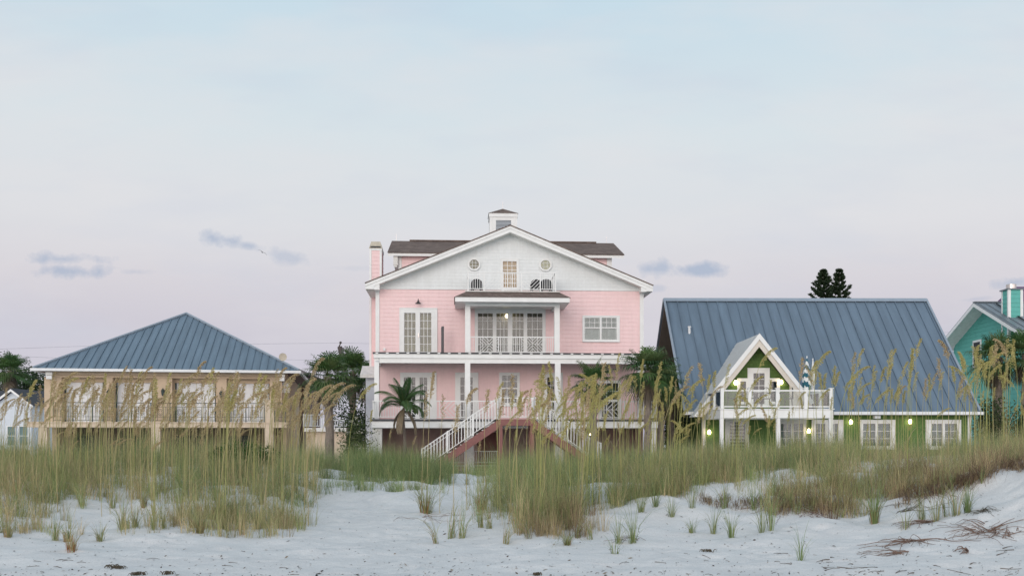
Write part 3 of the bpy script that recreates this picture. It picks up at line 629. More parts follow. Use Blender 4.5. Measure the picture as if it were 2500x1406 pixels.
    for px0, px1 in ((914, 925.5), (1135, 1148), (1354.5, 1368), (1557, 1569)):
        MB().box(F.x(px0, -1.95), F.x(px1, -1.95), -2.06 if px0 > 1000 and px0 < 1500 else -2.03, -1.80, zD1, zb2+.0 if px0 > 1000 else zf-.003).build('column', M['white'], H)
    # --- first deck
    dl, dr = F.x(907, -2.9), F.x(1606, -2.9); zt1 = zD1; za, zb_ = F.z(1028, -2.9), F.z(1044, -2.9)
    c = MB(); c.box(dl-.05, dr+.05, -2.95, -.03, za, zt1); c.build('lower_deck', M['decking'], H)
    c = MB(); c.box(dl, dr, -2.9, -.03, zb_, za-.003); ld = c.build('deck_fascia', M['white'], H)
    px0 = F.x(1076, -2.9); MB().box(px0-.08, px0+.08, -2.99, -2.9, zb_+.07, zb_+.2).build('floodlight', M['oldwhite'], ld)
    for a, b in ((909, 932), (1133, 1157), (1354, 1377), (1578, 1603)):
        MB().box(F.x(a, -2.7), F.x(b, -2.7), -2.7, -2.25, -.2, zb_-.002).build('pillar', M['oldwhite'], H)
    c = MB(); c.siding(-.1, zb_+.1, .19, lambda z: (xl, xr), [(F.x(1165, 2.2), F.x(1216, 2.2), -.1, 1.9)], lambda u, dd, z: (u, 2.2-dd, z)); c.build('ground_floor_wall', M['shadedpink'], H)
    MB().box(F.x(1160, 2.2), F.x(1218, 2.2), 2.25, 2.28, -.1, 2).build('garage_door', M['redbrown'], H)
    x, z = F.pt(1443.6, 1060, -1.2); MB().lathe((x, -1.2, z-.03), [(.05, 0), (.07, .03), (.06, .07)], 10).build('ceiling_lamp', M['bulb'], H)
    c = MB()
    for a, b in ((1100, 1133), (1158, 1216)): rail(c, (F.x(a, -1.9), -1.9, .42), (F.x(b, -1.9), -1.9, .42), .62, .1); rail(c, (F.x(a, -2.0), -2.0, -.1), (F.x(b, -2.0), -2.0, -.1), .5, .16)
    c.build('ground_railing', M['oldwhite'], H)
    # --- lower deck railing
    cl, cr = MB(), MB(); h_ = F.z(978, -2.85)-zt1; y = -2.85
    lx0, lx1 = F.x(1217, -4.1), F.x(1304.5, -4.1)
    for a, b in ((dl+.05, F.x(985, y)), (F.x(1020, y), F.x(1072, y)), (F.x(1118, y), lx0-.05), (lx1+.05, F.x(1372, y)), (F.x(1420, y), F.x(1480, y)), (F.x(1525, y), dr-.05)): c = cl if a < 0 else cr; rail(c, (a, y, zt1), (b, y, zt1), h_, .115, .01)
    for a, b in ((985, 1020), (1072, 1118), (1372, 1420), (1480, 1525)):
        c = cl if a < 1246 else cr; lattice(c, F.x(a, y), F.x(b, y), y, zt1+.1, zt1+h_-.04, .14, .024, 'k'); c.box(F.x(a, y), F.x(b, y), y-.024, y+.024, zt1+h_-.04, zt1+h_); c.box(F.x(a, y), F.x(b, y), y-.015, y+.015, zt1+.07, zt1+.1)
    for x, c in ((dl+.05, cl), (dr-.05, cr)): rail(c, (x, y+.06, zt1), (x, -.05, zt1), h_, .115, .01); c.build('deck_railing', M['white'], H)
    # --- landing and double stair
    ya, yb = -2.97, -4.2
    c = MB(); c.box(lx0, lx1, ya, yb, zt1-.30, zt1-.02)
    gl, gr = F.pt(1030, 1148, -4.1), F.pt(1466, 1134, -4.1)
    sy0, sy1 = yb, yb+1.15
    fl = []
    for (xe, ze), xs0 in ((gl, lx0), (gr, lx1)):
        fl.append((xs0, xe, zt1, ze))
        s = (zt1-ze)/abs(xe-xs0)
        xg = xs0+(xe-xs0)*(zt1+.2)/(zt1-ze)
        for yy in (sy0, sy1-.05):
            c.prism_y([(xs0, zt1-.05), (xg, zt1-.05-s*abs(xg-xs0)), (xg, zt1-.42-s*abs(xg-xs0)), (xs0, zt1-.42)], yy, yy+.05)
        c.prism_y([(xs0, zt1-.33), (xg, zt1-.33-s*abs(xg-xs0)), (xg, zt1-.38-s*abs(xg-xs0)), (xs0, zt1-.38)], sy0+.052, sy1-.052)
    st = c.build('staircase', M['redbrown'], H)
    c = MB()
    for xs0, xe, z0, ze in fl:
        n = 14; dx = (xe-xs0)/n
        for k in range(n): x = xs0+dx*(k+.5); c.box(x-abs(dx)*.52, x+abs(dx)*.52, sy0+.055, sy1-.055, z0-(k+1)*(z0-ze)/n-.03, z0-(k+1)*(z0-ze)/n)
    c.build('steps', M['oldwhite'], st)
    for xx in (lx0+.1, lx1-.1):
        for yy in (yb+.08, ya-.1): MB().box(xx-.07, xx+.07, yy-.07, yy+.07, -.2, zt1-.3).build('stair_post', M['redbrown'], st)
    c = MB(); hs = F.z(969.5, -4.2)-zt1+.02
    rail(c, (lx0, yb+.03, zt1-.02), (lx1, yb+.03, zt1-.02), hs, .13, .013, post=1.6)
    for xs0, xe, z0, ze in fl:
        for yy in (sy0+.03, sy1-.04): rail(c, (xs0, yy, z0), (xs0+(xe-xs0)*1.0, yy, z0-(z0-ze)*1.0), hs, .13, .013, post=1.2, mid=hs-.2)
    for x in (lx0, lx1): rail(c, (x, ya, zt1-.02), (x, sy1-.0, zt1-.02), hs, .13, .013)
    c.build('stair_railing', M['white'], st)
    # --- balcony porch on the upper deck
    c = MB(); yb0 = -1.95
    for a, b in ((1135.5, 1148.5), (1353.5, 1366.5)):
        MB().box(F.x(a, yb0), F.x(b, yb0), yb0-.02, yb0+.22, zD2+.0, F.z(748, yb0)).build('column', M['white'], H)
    px_ = (F.x(1136, yb0), F.x(1366.5, yb0)); c.box(px_[0], px_[1], yb0-.04, yb0+.24, F.z(748, yb0)+.003, F.z(735, yb0)); c.box(px_[0], px_[0]+.2, yb0+.25, -.04, F.z(748, yb0)+.003, F.z(735, yb0)); c.box(px_[1]-.2, px_[1], yb0+.25, -.04, F.z(748, yb0)+.003, F.z(735, yb0)); c.build('porch_beam', M['white'], H)
    q0, q1 = F.x(1111, -2.6), F.x(1391, -2.6); zf1, zf0 = F.z(726, -2.6), F.z(737, -2.6)
    c = MB(); c.box(q0, q1, -2.6, -.03, zf0, zf1); pr = c.build('porch_eave', M['white'], H)
    t0, t1 = F.x(1137, -1.95), F.x(1366, -1.95); zt_ = F.z(713, -1.95); o = .04
    c = MB(); P = [(q0-o, -2.6-o, zf1+.004), (q1+o, -2.6-o, zf1+.004), (q1+o, -.03, zf1+.004), (q0-o, -.03, zf1+.004), (t0, -1.9, zt_), (t1, -1.9, zt_), (t1, -.03, zt_), (t0, -.03, zt_)]
    c.add(P, [(0, 1, 5, 4), (1, 2, 6, 5), (3, 0, 4, 7), (4, 5, 6, 7), (3, 2, 1, 0)]); c.build('porch_roof', M['shingle'], H)
    c = MB(); c.box(t0-.03, t1+.03, -1.97, -.05, zt_+.003, zt_+.05); c.build('balcony_floor', M['oldwhite'], H)
    c = MB(); y = -1.9; zz = zt_+.05; hh = F.z(665, y)-zz
    xs = [F.x(v, y) for v in (1143, 1182, 1228, 1273, 1319, 1356)]
    for i, k in enumerate('bvbwb'):
        if k == 'b': rail(c, (xs[i], y, zz), (xs[i+1], y, zz), hh, .105, .011)
        else:
            lattice(c, xs[i], xs[i+1], y, zz+.09, zz+hh*.62, .12, .022, '/' if k == 'v' else 'v'); c.box(xs[i], xs[i+1], y-.024, y+.024, zz+hh-.04, zz+hh); c.box(xs[i], xs[i+1], y-.015, y+.015, zz+.07, zz+.1)
        for x in (xs[i], xs[i+1]): c.box(x-.025, x+.025, y-.025, y+.025, zz, zz+hh+.01) if i in (0, 2, 4) else None
    for x in (xs[0], xs[-1]): rail(c, (x, y+.05, zz), (x, -.06, zz), hh, .105, .011)
    c.build('gable_balcony_railing', M['white'], H)
    c = MB(); y = yb0+.05; hh = F.z(822.5, y)-zD2; zz = zD2+.01
    xs = [F.x(v, y) for v in (1149, 1172, 1217, 1273, 1328, 1353)]
    for i in range(5):
        if i in (1, 3): lattice(c, xs[i], xs[i+1], y, zz+.05, zz+hh-.04, .10, .020, 'x'); c.box(xs[i], xs[i+1], y-.024, y+.024, zz+hh-.04, zz+hh); c.box(xs[i], xs[i+1], y-.015, y+.015, zz+.02, zz+.05)
        else: rail(c, (xs[i], y, zz), (xs[i+1], y, zz), hh, .095, .010, bottom=.03)
    c.build('balcony_railing', M['white'], H)
    MB().lathe((F.x(1237, .2), .2, F.z(772, .2)), [(.02, .09), (.06, .06), (.07, 0), (.05, -.05), (.01, -.07)], 10).build('pendant_lamp', M['bulb'], H)
    lx, lz = F.pt(1021, 740, -.3)
    c = MB(); c.lathe((lx, -.3, lz), [(.14, -.03), (.13, .0), (.06, .05), (.035, .08), (.03, .14)], 14); c.tube([(lx, -.3, lz+.12), (lx, -.22, lz+.2), (lx, -.03, lz+.12)], .018, 6); c.build('barn_lamp', M['black'], H)
    ox, oz = F.pt(938.5, 852, -.05); c = MB().box(ox-.05, ox+.05, -.09, -.02, oz-.08, oz+.05); c.build('outlet_box', M['white'], H)
    xx = F.x(1022, -.07); MB().box(xx-.02, xx+.02, -.1, -.05, zD2+.85, zD2+1.05).build('door_handle', M['steel'], H)
    mr = MB(); mr.box(F.x(914.5, -1.95)+.04, F.x(914.5, -1.95)+.2, -2.05, -2.03, F.z(884, -2.05), F.z(881, -2.05)); mr.build('number_plate', M['palemetal'], H)
    W = lambda lx, ly, lz: H.matrix_basis @ Vector((lx, ly, lz)) if False else F.loc + Matrix.Rotation(F.yaw, 3, 'Z') @ Vector((lx, ly, lz))
    # dark post standing on the deck: a thing of its own
    pp = W(F.x(1080.5, -.7), -.7, zD2+.05); ph = F.z(799, -.7)-zD2-.05
    o = empty('deck_post', pp, F.yaw, 'slim dark grey post standing on the upper deck beside the glazed double door', 'post')
    MB().box(-.065, .065, -.05, .05, 0, ph-.02).build('shaft', M['darkgrey'], o); MB().box(-.05, .065, -.055, .055, ph-.019, ph+.02).build('cap', M['darkgrey'], o)
    return F, W, zt_+.05
FP, WP, zGB = pink_house()

def tub_chair(loc, rz, label, s=1.):
    o = empty('tub_chair', loc, rz, label, 'chair', 'black chairs on the gable balcony')
    back = MB(); n = 18; r0, r1 = .34*s, .29*s
    pts = []
    for k in range(n+1):
        a = math.pi*(-.12+1.24*k/n); hb = .46+.34*max(0, math.sin(a))**.7
        pts.append((a, hb*s))
    for k in range(n):
        (a, ha), (b, hb) = pts[k], pts[k+1]; c = lambda r, t, z: (r*math.cos(t), r*math.sin(t), z)
        back.add([c(r0, a, .2*s), c(r0, b, .2*s), c(r0, b, hb), c(r0, a, ha), c(r1, a, .2*s), c(r1, b, .2*s), c(r1, b, hb), c(r1, a, ha)], [(0, 1, 2, 3), (5, 4, 7, 6), (3, 2, 6, 7), (1, 0, 4, 5)] + ([(0, 3, 7, 4)] if k == 0 else []) + ([(1, 5, 6, 2)] if k == n-1 else []))
    back.build('backrest', M['rattan'], o)
    MB().lathe((0, 0, .3*s), [(.26*s, 0), (.30*s, .03), (.30*s, .1), (.27*s, .13)], 18).build('seat', M['rattan'], o)
    for dx, dy in ((-.2, -.2), (.2, -.2), (-.2, .2), (.2, .2)): MB().box(dx*s-.02, dx*s+.02, dy*s-.02, dy*s+.02, 0, .3*s).build('leg', M['rattan'], o)
y = -1.0
tub_chair(WP(FP.x(1164, y), y, zGB), R(180), 'black rounded tub chair behind the left end of the gable balcony railing', .8)
tub_chair(WP(FP.x(1309, y), y, zGB), R(180), 'black tub chair behind slanted bars, nearer the gable door of the right pair', .8)
tub_chair(WP(FP.x(1333, y+.1), y+.1, zGB), R(180), 'black rounded tub chair at the right end of the gable balcony', .84)
# ------------------------------------------------------------ the tan house with the blue hipped roof
def tan_house():
    Y0 = 50.6; F = Frame(((405-1250)/2500*Y0, Y0, 0), R(8.5))
    H = empty('tan_house', F.loc, F.yaw, 'tan stucco house with blue standing seam hipped roof and white shutters behind an iron balcony', 'house')
    ye = -.6; x0, z0 = F.pt(81, 899, ye); x1, z1 = F.pt(730, 904, ye); ze = (z0+z1)/2; hd = 6.6
    ax, az = F.pt(455, 767, ye+hd); yk = ye+2*hd
    E = [Vector((x0, ye, ze)), Vector((x1, ye, ze)), Vector((x1, yk, ze)), Vector((x0, yk, ze))]; A = Vector((ax, ye+hd, az))
    rf = MB()
    for i, ud in enumerate(((1, 0, 0), (0, 1, 0), (1, 0, 0), (0, 1, 0))):
        P = [E[i], E[(i+1) % 4], A]; rf.slab(P, .04); rf.seams(P, ud, .37, .028, .05)
    roof = rf.build('roof', M['metal'], H)
    c = MB()
    for e in E: c.tube([e+Vector((0, 0, .03)), A+Vector((0, 0, .05))], .07, 6)
    c.build('hip_cap', M['ridge'], roof)
    c = MB(); zg = ze-.13
    c.box(x0-.1, x1+.1, ye-.12, ye+.02, zg, ze-.005); c.box(x0-.1, x0+.02, ye+.022, yk, zg, ze-.005); c.box(x1-.02, x1+.1, ye+.022, yk, zg, ze-.005); c.build('gutter', M['gutter'], roof)
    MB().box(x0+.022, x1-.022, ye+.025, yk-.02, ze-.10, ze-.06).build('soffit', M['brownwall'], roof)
    # fascia band and walls
    wx0, wx1 = F.x(116, 0), F.x(698, 0); zb1 = ze-.105; zb0 = F.z(930, 0)
    c = MB(); c.box(wx0, wx1, -.02, .35, zb0, zb1-.18); c.box(wx0-.06, wx1+.06, -.10, .36, zb1-.17, zb1); c.build('fascia_band', M['tan'], H)
    zs1, zs0 = F.z(1032, -1.2), F.z(1044.5, -1.2)
    holes = [(157, 253), (282, 373), (427, 527), (558, 658)]
    yw = .45
    c = MB(); xs = sorted({wx0, wx1, *[F.x(v, yw) for h in holes for v in h]}); zt = F.z(941, yw)
    c.plate(xs, [zs0, zs1+.02, zt, zb1], lambda i, j: not (j == 1 and i % 2 == 1), yw, yw+.25)
    c.box(wx1-.2, wx1, yw+.26, yk-.6, 0, zb1); c.box(wx0, wx0+.2, yw+.26, yk-.6, 0, zb1); c.box(wx0, wx1, yk-.8, yk-.6, 0, zb1)
    c.build('wall', M['tan'], H)
    for a, b in holes:
        xa, xb = F.x(a, yw), F.x(b, yw); c = MB(); n = 22
        for k in range(n): za = zs1+.02+(zt-zs1-.02)*k/n; zb = zs1+.02+(zt-zs1-.02)*(k+1)/n; c.quad((xa+.03, yw+.10, za), (xb-.03, yw+.10, za), (xb-.03, yw+.125, zb), (xa+.03, yw+.125, zb)); c.quad((xa+.03, yw+.125, za), (xb-.03, yw+.125, za), (xb-.03, yw+.10, za), (xa+.03, yw+.10, za))
        s = c.build('shutter', M['shutter'], H)
        MB().box(xa, xa+.07, yw+.02, yw+.2, zs1+.02, zt).build('shutter_rail', M['iron'], s); MB().box(xb-.05, xb, yw+.02, yw+.2, zs1+.02, zt).build('shutter_rail', M['iron'], s)
    c = MB()
    for a, b in ((108, 150), (254, 275), (376, 420), (529, 553), (659, 688)):
        MB().box(F.x(a, .0), F.x(b, .0), .0, .36, zs1+.01, zb0-.002).build('column', M['tan'], H)
    c = MB(); bx0, bx1 = F.x(66, -1.2), F.x(700, -1.2); c.box(bx0, bx1, -1.25, yw-.01, zs0, zs1-.05); c.box(bx0-.04, bx1+.04, -1.3, yw-.012, zs1-.047, zs1); slab = c.build('balcony', M['cream'], H)
    for a, b in ((94, 115), (369, 391), (646, 667)):
        MB().box(F.x(a, -1.2), F.x(b, -1.2), -1.22, -.85, -.2, zs0-.002).build('pillar', M['cream'], H)
    MB().box(F.x(647, -1.15), F.x(669, -1.15), -1.2, -.9, zs1+.002, F.z(979, -1.2)).build('balcony_pier', M['cream'], slab)
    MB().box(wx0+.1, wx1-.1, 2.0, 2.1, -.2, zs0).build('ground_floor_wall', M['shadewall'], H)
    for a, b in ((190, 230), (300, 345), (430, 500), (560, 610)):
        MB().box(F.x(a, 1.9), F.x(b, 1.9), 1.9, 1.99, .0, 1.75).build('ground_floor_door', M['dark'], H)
    # iron balustrade
    c = MB(); y = -1.15; zr = F.z(987, y); h = zr-zs1
    for a, b in ((130, 646), (671, 697)):
        xa, xb = F.x(a, y), F.x(b, y); n = max(1, round((xb-xa)/.86)); w = (xb-xa)/n
        c.box(xa, xb, y-.022, y+.022, zr-.035, zr); c.box(xa, xb, y-.012, y+.012, zs1+.06, zs1+.085); c.box(xa, xb, y-.012, y+.012, zr-.22, zr-.2); c.box(xa, xb, y-.012, y+.012, zs1+.24, zs1+.26)
        for k in range(n+1): x = xa+w*k; c.box(x-.022, x+.022, y-.02, y+.02, zs1, zr)
        for k in range(n):
            cx = xa+w*(k+.5)
            for d in (-.36, -.28, -.15, .15, .28, .36): c.box(cx+d*w-.008, cx+d*w+.008, y-.008, y+.008, zs1+.085, zr-.2 if abs(d) < .3 else zr-.04)
            zc = (zs1+zr)/2
            for r_ in (.13, .075): c.tube([(cx+r_*math.cos(2*math.pi*q/12), y, zc+r_*1.15*math.sin(2*math.pi*q/12)) for q in range(13)], .009, 4, False)
    c.build('balustrade', M['iron'], H)
    # floodlights at the roof corners, wall lanterns
    for px, py in ((120, 914), (688, 919)):
        x, z = F.pt(px, py, -.35); f = MB().box(x-.15, x+.15, -.42, -.2, z-.03, z+.12).build('floodlight', M['oldwhite'], H); MB().box(x-.13, x+.13, -.4, -.22, z-.22, z-.05).build('lamp_head', M['gutter'], f)
    for px, py in ((265, 960), (398, 957), (540, 963), (671, 958)):
        x, z = F.pt(px, py, -.1); c = MB(); c.lathe((x, -.14, z-.15), [(.02, -.04), (.06, 0), (.085, .2), (.10, .22), (.03, .31), (.01, .36)], 8); c.box(x-.02, x+.02, -.1, -.002, z+.05, z+.1); c.build('wall_lantern', M['iron'], H)
    # little window in the right end of the loggia
    for px in (124, 697):
        x, z = F.pt(px, 945, .44); MB().box(x-.2, x+.2, .40, .448, z-.28, z+.25).build('end_window', M['shutter'], H)
    # dish on the right hip
    t = .07; p = E[1]*(1-t)+A*t
    p = E[1].lerp(A, .13)
    c = MB(); ds = bpy.data.objects
    d = MB(); nn = 14; V = [(.0, 0, 0)]
    for rr, dd in ((.08, .006), (.15, .02), (.2, .04)): V += [(rr*math.cos(2*math.pi*k/nn), -dd, rr*math.sin(2*math.pi*k/nn)) for k in range(nn)]
    fs = [(0, 1+k, 1+(k+1) % nn) for k in range(nn)] + [(1+i*nn+k, 1+i*nn+(k+1) % nn, 1+(i+1)*nn+(k+1) % nn, 1+(i+1)*nn+k) for i in range(2) for k in range(nn)]
    d.add([(v[0]+p.x, v[1]+p.y-.05, v[2]+p.z+.28) for v in V], fs); dd = d.build('satellite_dish', M['concrete'], H)
    MB().tube([p+Vector((0, 0, -.05)), p+Vector((0, -.03, .28))], .02, 6).build('dish_mast', M['steel'], dd)
tan_house()

# ------------------------------------------------------------ the green house under the big blue roof
def green_house():
    Y0 = 46.4; F = Frame(((2030-1250)/2500*Y0, Y0, 0), R(.4))
    H = empty('green_house', F.loc, F.yaw, 'green shingled house under a huge slate blue metal roof with lit wall lamps', 'house')
    ye = -.4; yr = 5.5; x0, x1 = F.x(1670, ye), F.x(2388, ye); ze = F.z(1004, ye, 2030); zr = F.z(732, yr, 1940); yk = 2*yr-ye
    rx0, rx1 = F.x(1622, yr), F.x(2265, yr); x0 = (x0+rx0)/2; x1 = (x1+rx1)/2
    rf = MB(); P = [(x0, ye, ze), (x1, ye, ze), (x1, yr, zr), (x0, yr, zr)]; Q = [(x0, yk, ze), (x1, yk, ze), (x1, yr, zr), (x0, yr, zr)]
    rf.slab(P, .05); rf.seams(P, (1, 0, 0), .5, .035, .05, .3); rf.slab(Q, .05); rf.seams(Q, (1, 0, 0), .5, .035, .05, .3)
    roof = rf.build('roof', M['metal2'], H)
    c = MB(); c.bar((x0-.02, yr-.09, zr-.02), (x1+.02, yr-.09, zr-.02), (0, 1, .9), .26, (0, -1, 1.07), .03); c.bar((x0-.02, yr+.09, zr-.02), (x1+.02, yr+.09, zr-.02), (0, 1, -.9), .26, (0, 1, 1.07), .03)
    up = Vector((0, yr-ye, zr-ze)); nn = Vector((0, -(zr-ze), yr-ye)).normalized()
    for x in (x0, x1): c.bar((x, ye, ze+.02), (x, yr, zr+.02), (1, 0, 0), .10, nn, .06); c.bar((x, yk, ze+.02), (x, yr, zr+.02), (1, 0, 0), .10, Vector((0, -nn.y, nn.z)), .06)
    c.build('ridge_cap', M['ridge'], roof)
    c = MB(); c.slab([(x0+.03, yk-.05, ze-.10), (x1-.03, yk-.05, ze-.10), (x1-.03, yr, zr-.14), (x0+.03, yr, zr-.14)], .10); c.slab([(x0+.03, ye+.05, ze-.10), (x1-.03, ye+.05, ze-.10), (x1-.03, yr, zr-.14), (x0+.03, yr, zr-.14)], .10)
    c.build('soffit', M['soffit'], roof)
    MB().box(F.x(2034, ye), x1+.12, ye-.14, ye+.01, ze-.15, ze-.01).build('gutter', M['gutter'], roof); MB().box(x0-.05, F.x(1696, ye), ye-.14, ye+.01, ze-.15, ze-.01).build('gutter', M['gutter'], roof)
    vx, vz = F.pt(1683, 815, 3.6); c = MB(); zz = ze+(3.6-ye)*(zr-ze)/(yr-ye); c.tube([(vx, 3.6, zz-.1), (vx, 3.6, zz+.28)], .06, 8); c.tube([(vx, 3.6, zz+.26), (vx, 3.6, zz+.32)], .085, 8); c.build('vent_pipe', M['gutter'], roof)
    # walls
    wx0, wx1 = F.x(1718, 0), F.x(2366, 0); zt = ze-.02
    holes = []
    for a, b, g in ((2101, 2183, ((2106.5, 2136.5), (2143, 2173))), (2261, 2343.5, ((2274, 2298.5), (2306, 2335)))):
        holes.append(window(F, H, 0, (a, 1026, b, 1095), [(u, 1034, v, 1088, 2, 3) for u, v in g], M['oldwhite'], M['greenblind'], 'casement_window'))
    holes.append(window(F, H, 0, (1772, 1022, 1826, 1110), [(1782, 1030, 1818, 1100, 1, 1)], M['oldwhite'], M['dark'], 'slatted_window', label='window with slatted white shutter under the balcony'))
    holes.append(window(F, H, 0, (1900, 1024, 1966, 1112), [(1906, 1034, 1930, 1106, 2, 4), (1937, 1034, 1960, 1106, 2, 4)], M['oldwhite'], M['greenblind'], 'french_door'))
    holes.append(window(F, H, 0, (1983, 1026, 2057, 1108), [(1991, 1034, 2014, 1100, 2, 3), (2026, 1034, 2046, 1100, 2, 3)], M['oldwhite'], M['greenblind'], 'french_door'))
    sl = MB(); xa, xb = F.x(1783, 0), F.x(1817, 0); z0, z1 = F.z(1098, 0), F.z(1032, 0)
    for k in range(8): z = z0+(z1-z0)*(k+.5)/8; sl.bar((xa, .03, z), (xb, .03, z), (0, .5, .8), .08, (0, -1, .6), .01)
    sl.build('shutter_slats', M['oldwhite'], H)
    c = MB(); c.siding(-.2, zt, .15, lambda z: (wx0, wx1), holes, lambda u, d, z: (u, -d, z)); c.build('front_wall', M['green'], H)
    ov = .95
    for x, sg in ((wx0, -1), (wx1, 1)):
        yb = 2*yr-.0
        def bounds(z):
            t = max(0., (z-(ze-.2))*(yr-ye)/(zr-ze)+ye); return (max(t, 0), max(min(2*yr-t, yb), max(t, 0)))
        MB().siding(-.2, zr-.35, .15, bounds, [], lambda u, d, z, x=x, sg=sg: (x+sg*d, u, z)).build('gable_wall', M['green'], H)
    for x in (wx0, wx1): MB().box(x-.08, x+.08, -.05, .1, -.2, zt).build('corner_board', M['oldwhite'], H)
    # ---- front gable
    yf = -1.4; ax, az = F.pt(1854, 816, yf); s = (1017-816)/160.; zb = F.z(1017, yf); hw = (az-zb)/s
    yback = ye+(az-ze)*(yr-ye)/(zr-ze)
    c = MB(); ro = MB()
    for sg in (-1, 1):
        xe = ax+sg*hw; th = .03
        yb_ = ye+(zb-ze)*(yr-ye)/(zr-ze)
        P = [(xe, yf, zb), (ax, yf, az), (ax, yback+.1, az), (xe, min(ye-.05, yb_), zb)]
        P[3] = (xe, ye+.15, zb)
        ro.slab(P, th)
        ud = Vector((0, 1, 0)); ro.seams(P, ud, .19, .03, .03)
    gr = ro.build('gable_roof', M['palemetal'], H)
    nx = math.sqrt(1+s*s)
    def chev(y0, y1, d0, d1, name, m, foot=0.):
        q = MB(); a, b = d0*nx, d1*nx
        for sg in (-1, 1):
            xe = ax+sg*(hw-.0)
            q.prism_y([(ax, az-a), (ax+sg*(az-a-zb)/s, zb), (ax+sg*(az-b-zb)/s, zb), (ax, az-b)], y0, y1)
        return q.build(name, m, H)
    chev(yf-.03, yf+.0, -.03, .14, 'rake_board', M['white']); chev(yf+.02, yf+.05, .06, .34, 'inner_rake_board', M['barge']); chev(yf+.052, -.3, .035, .09, 'gable_soffit', M['barge'])
    ygf = -.62; h2 = []
    w = lambda o, g, m, n: h2.append(window(F, H, ygf, o, g, M['white'], m, n))
    w((1826.5, 900, 1876.5, 990), [(1839, 911, 1866, 986, 2, 5)], M['dark'], 'balcony_door'); w((1801.5, 925, 1825.5, 985), [(1807, 931, 1821, 980, 1, 1)], M['dark'], 'side_window'); w((1877.5, 925, 1901.5, 985), [(1882, 931, 1896, 980, 1, 1)], M['dark'], 'side_window')
    zft = az-.2*nx; zfl = F.z(1000, ygf)
    c = MB(); c.siding(zfl-.3, zft, .15, lambda z: (ax-(zft-z)/s, ax+(zft-z)/s), h2, lambda u, d, z: (u, ygf-d, z)); c.build('gable_front_wall', M['green'], H)
    c = MB()
    for sg in (-1, 1):
        xi = ax+sg*(hw-1.35); xo = ax+sg*(hw-.16); c.prism_y([(xo, zb+.01), (xi, zb+.01), (xi, az-abs(xi-ax)*s-.16*nx)], ygf-.06, ygf-.03)
    c.build('gable_foot', M['white'], H)
    # ---- balcony
    yd = -3.9; dx0, dx1 = F.x(1758.5, yd), F.x(2034.5, yd); zt_, zb_ = F.z(997, yd), F.z(1020, yd); zr_ = F.z(951, yd); h = zr_-zt_
    c = MB(); c.box(dx0, dx1, yd, -.65, zb_, zt_-.035); c.box(dx0-.04, dx1+.04, yd-.05, -.66, zt_-.033, zt_); dk = c.build('balcony', M['white'], H)
    posts = [F.x(v, yd) for v in (1764, 1831, 1899, 1968, 2030)]
    for x in posts:
        c = MB(); c.box(x-.07, x+.07, yd+.0, yd+.14, zt_+.002, zr_+.05); c.box(x-.095, x+.095, yd-.025, yd+.165, zr_+.052, zr_+.08); c.build('railing_post', M['white'], dk)
    for x, yy in ((dx0+.07, -2.4), (dx0+.07, -.8), (dx1-.07, -2.4), (dx1-.07, -.8)):
        MB().box(x-.06, x+.06, yy-.06, yy+.06, zt_+.002, zr_+.03).build('railing_post', M['white'], dk)
    c = MB(); g = MB()
    for i in range(4):
        a, b = posts[i]+.072, posts[i+1]-.072; c.box(a, b, yd+.03, yd+.11, zr_-.06, zr_-.0); c.box(a, b, yd+.04, yd+.10, zt_+.06, zt_+.11); g.box(a+.04, b-.04, yd+.064, yd+.074, zt_+.12, zr_-.07)
    for x in (dx0+.07, dx1-.07):
        for ya, yb in ((yd+.16, -2.47), (-2.33, -.87)): c.box(x-.04, x+.04, ya, yb, zr_-.06, zr_); c.box(x-.03, x+.03, ya, yb, zt_+.06, zt_+.11); g.box(x-.005, x+.005, ya+.04, yb-.04, zt_+.12, zr_-.07)
    c.build('railing', M['white'], dk); g.build('glass_panel', M['glass'], dk)
    for a, b in ((1758.5, 1768), (1896.5, 1905), (2025, 2034.5)):
        MB().box(F.x(a, yd), F.x(b, yd), yd+.02, yd+.18, -.1, zb_-.002).build('post', M['white'], H)
    # ---- lamps, floodlight
    def lamp(px, py, y):
        x, z = F.pt(px, py, y-.12); c = MB(); c.lathe((x, y-.12, z-.09), [(.03, .0), (.065, .03), (.075, .1), (.05, .17), (.02, .2)], 10); b = c.build('wall_lamp', M['bulb'], H)
        c = MB(); c.box(x-.02, x+.02, y-.13, y-.025, z+.12, z+.15); c.box(x-.05, x+.05, y-.04, y-.022, z+.05, z+.17); c.build('bracket', M['black'], b)
    for px, py in ((2077.5, 1030), (2222, 1029), (1731.5, 1055), (1974.5, 1052)): lamp(px, py, 0)
    for px, py in ((1796, 934), (1907.5, 933)): lamp(px, py, ygf)
    x, z = F.pt(2141, 1018, -.2); MB().box(x-.13, x+.13, -.3, -.02, z-.06, z+.08).build('floodlight', M['gutter'], H)
    W = lambda lx, ly, lz: F.loc + Matrix.Rotation(F.yaw, 3, 'Z') @ Vector((lx, ly, lz))
    return F, W, zt_, yd
FG, WG, zGD, yGD = green_house()

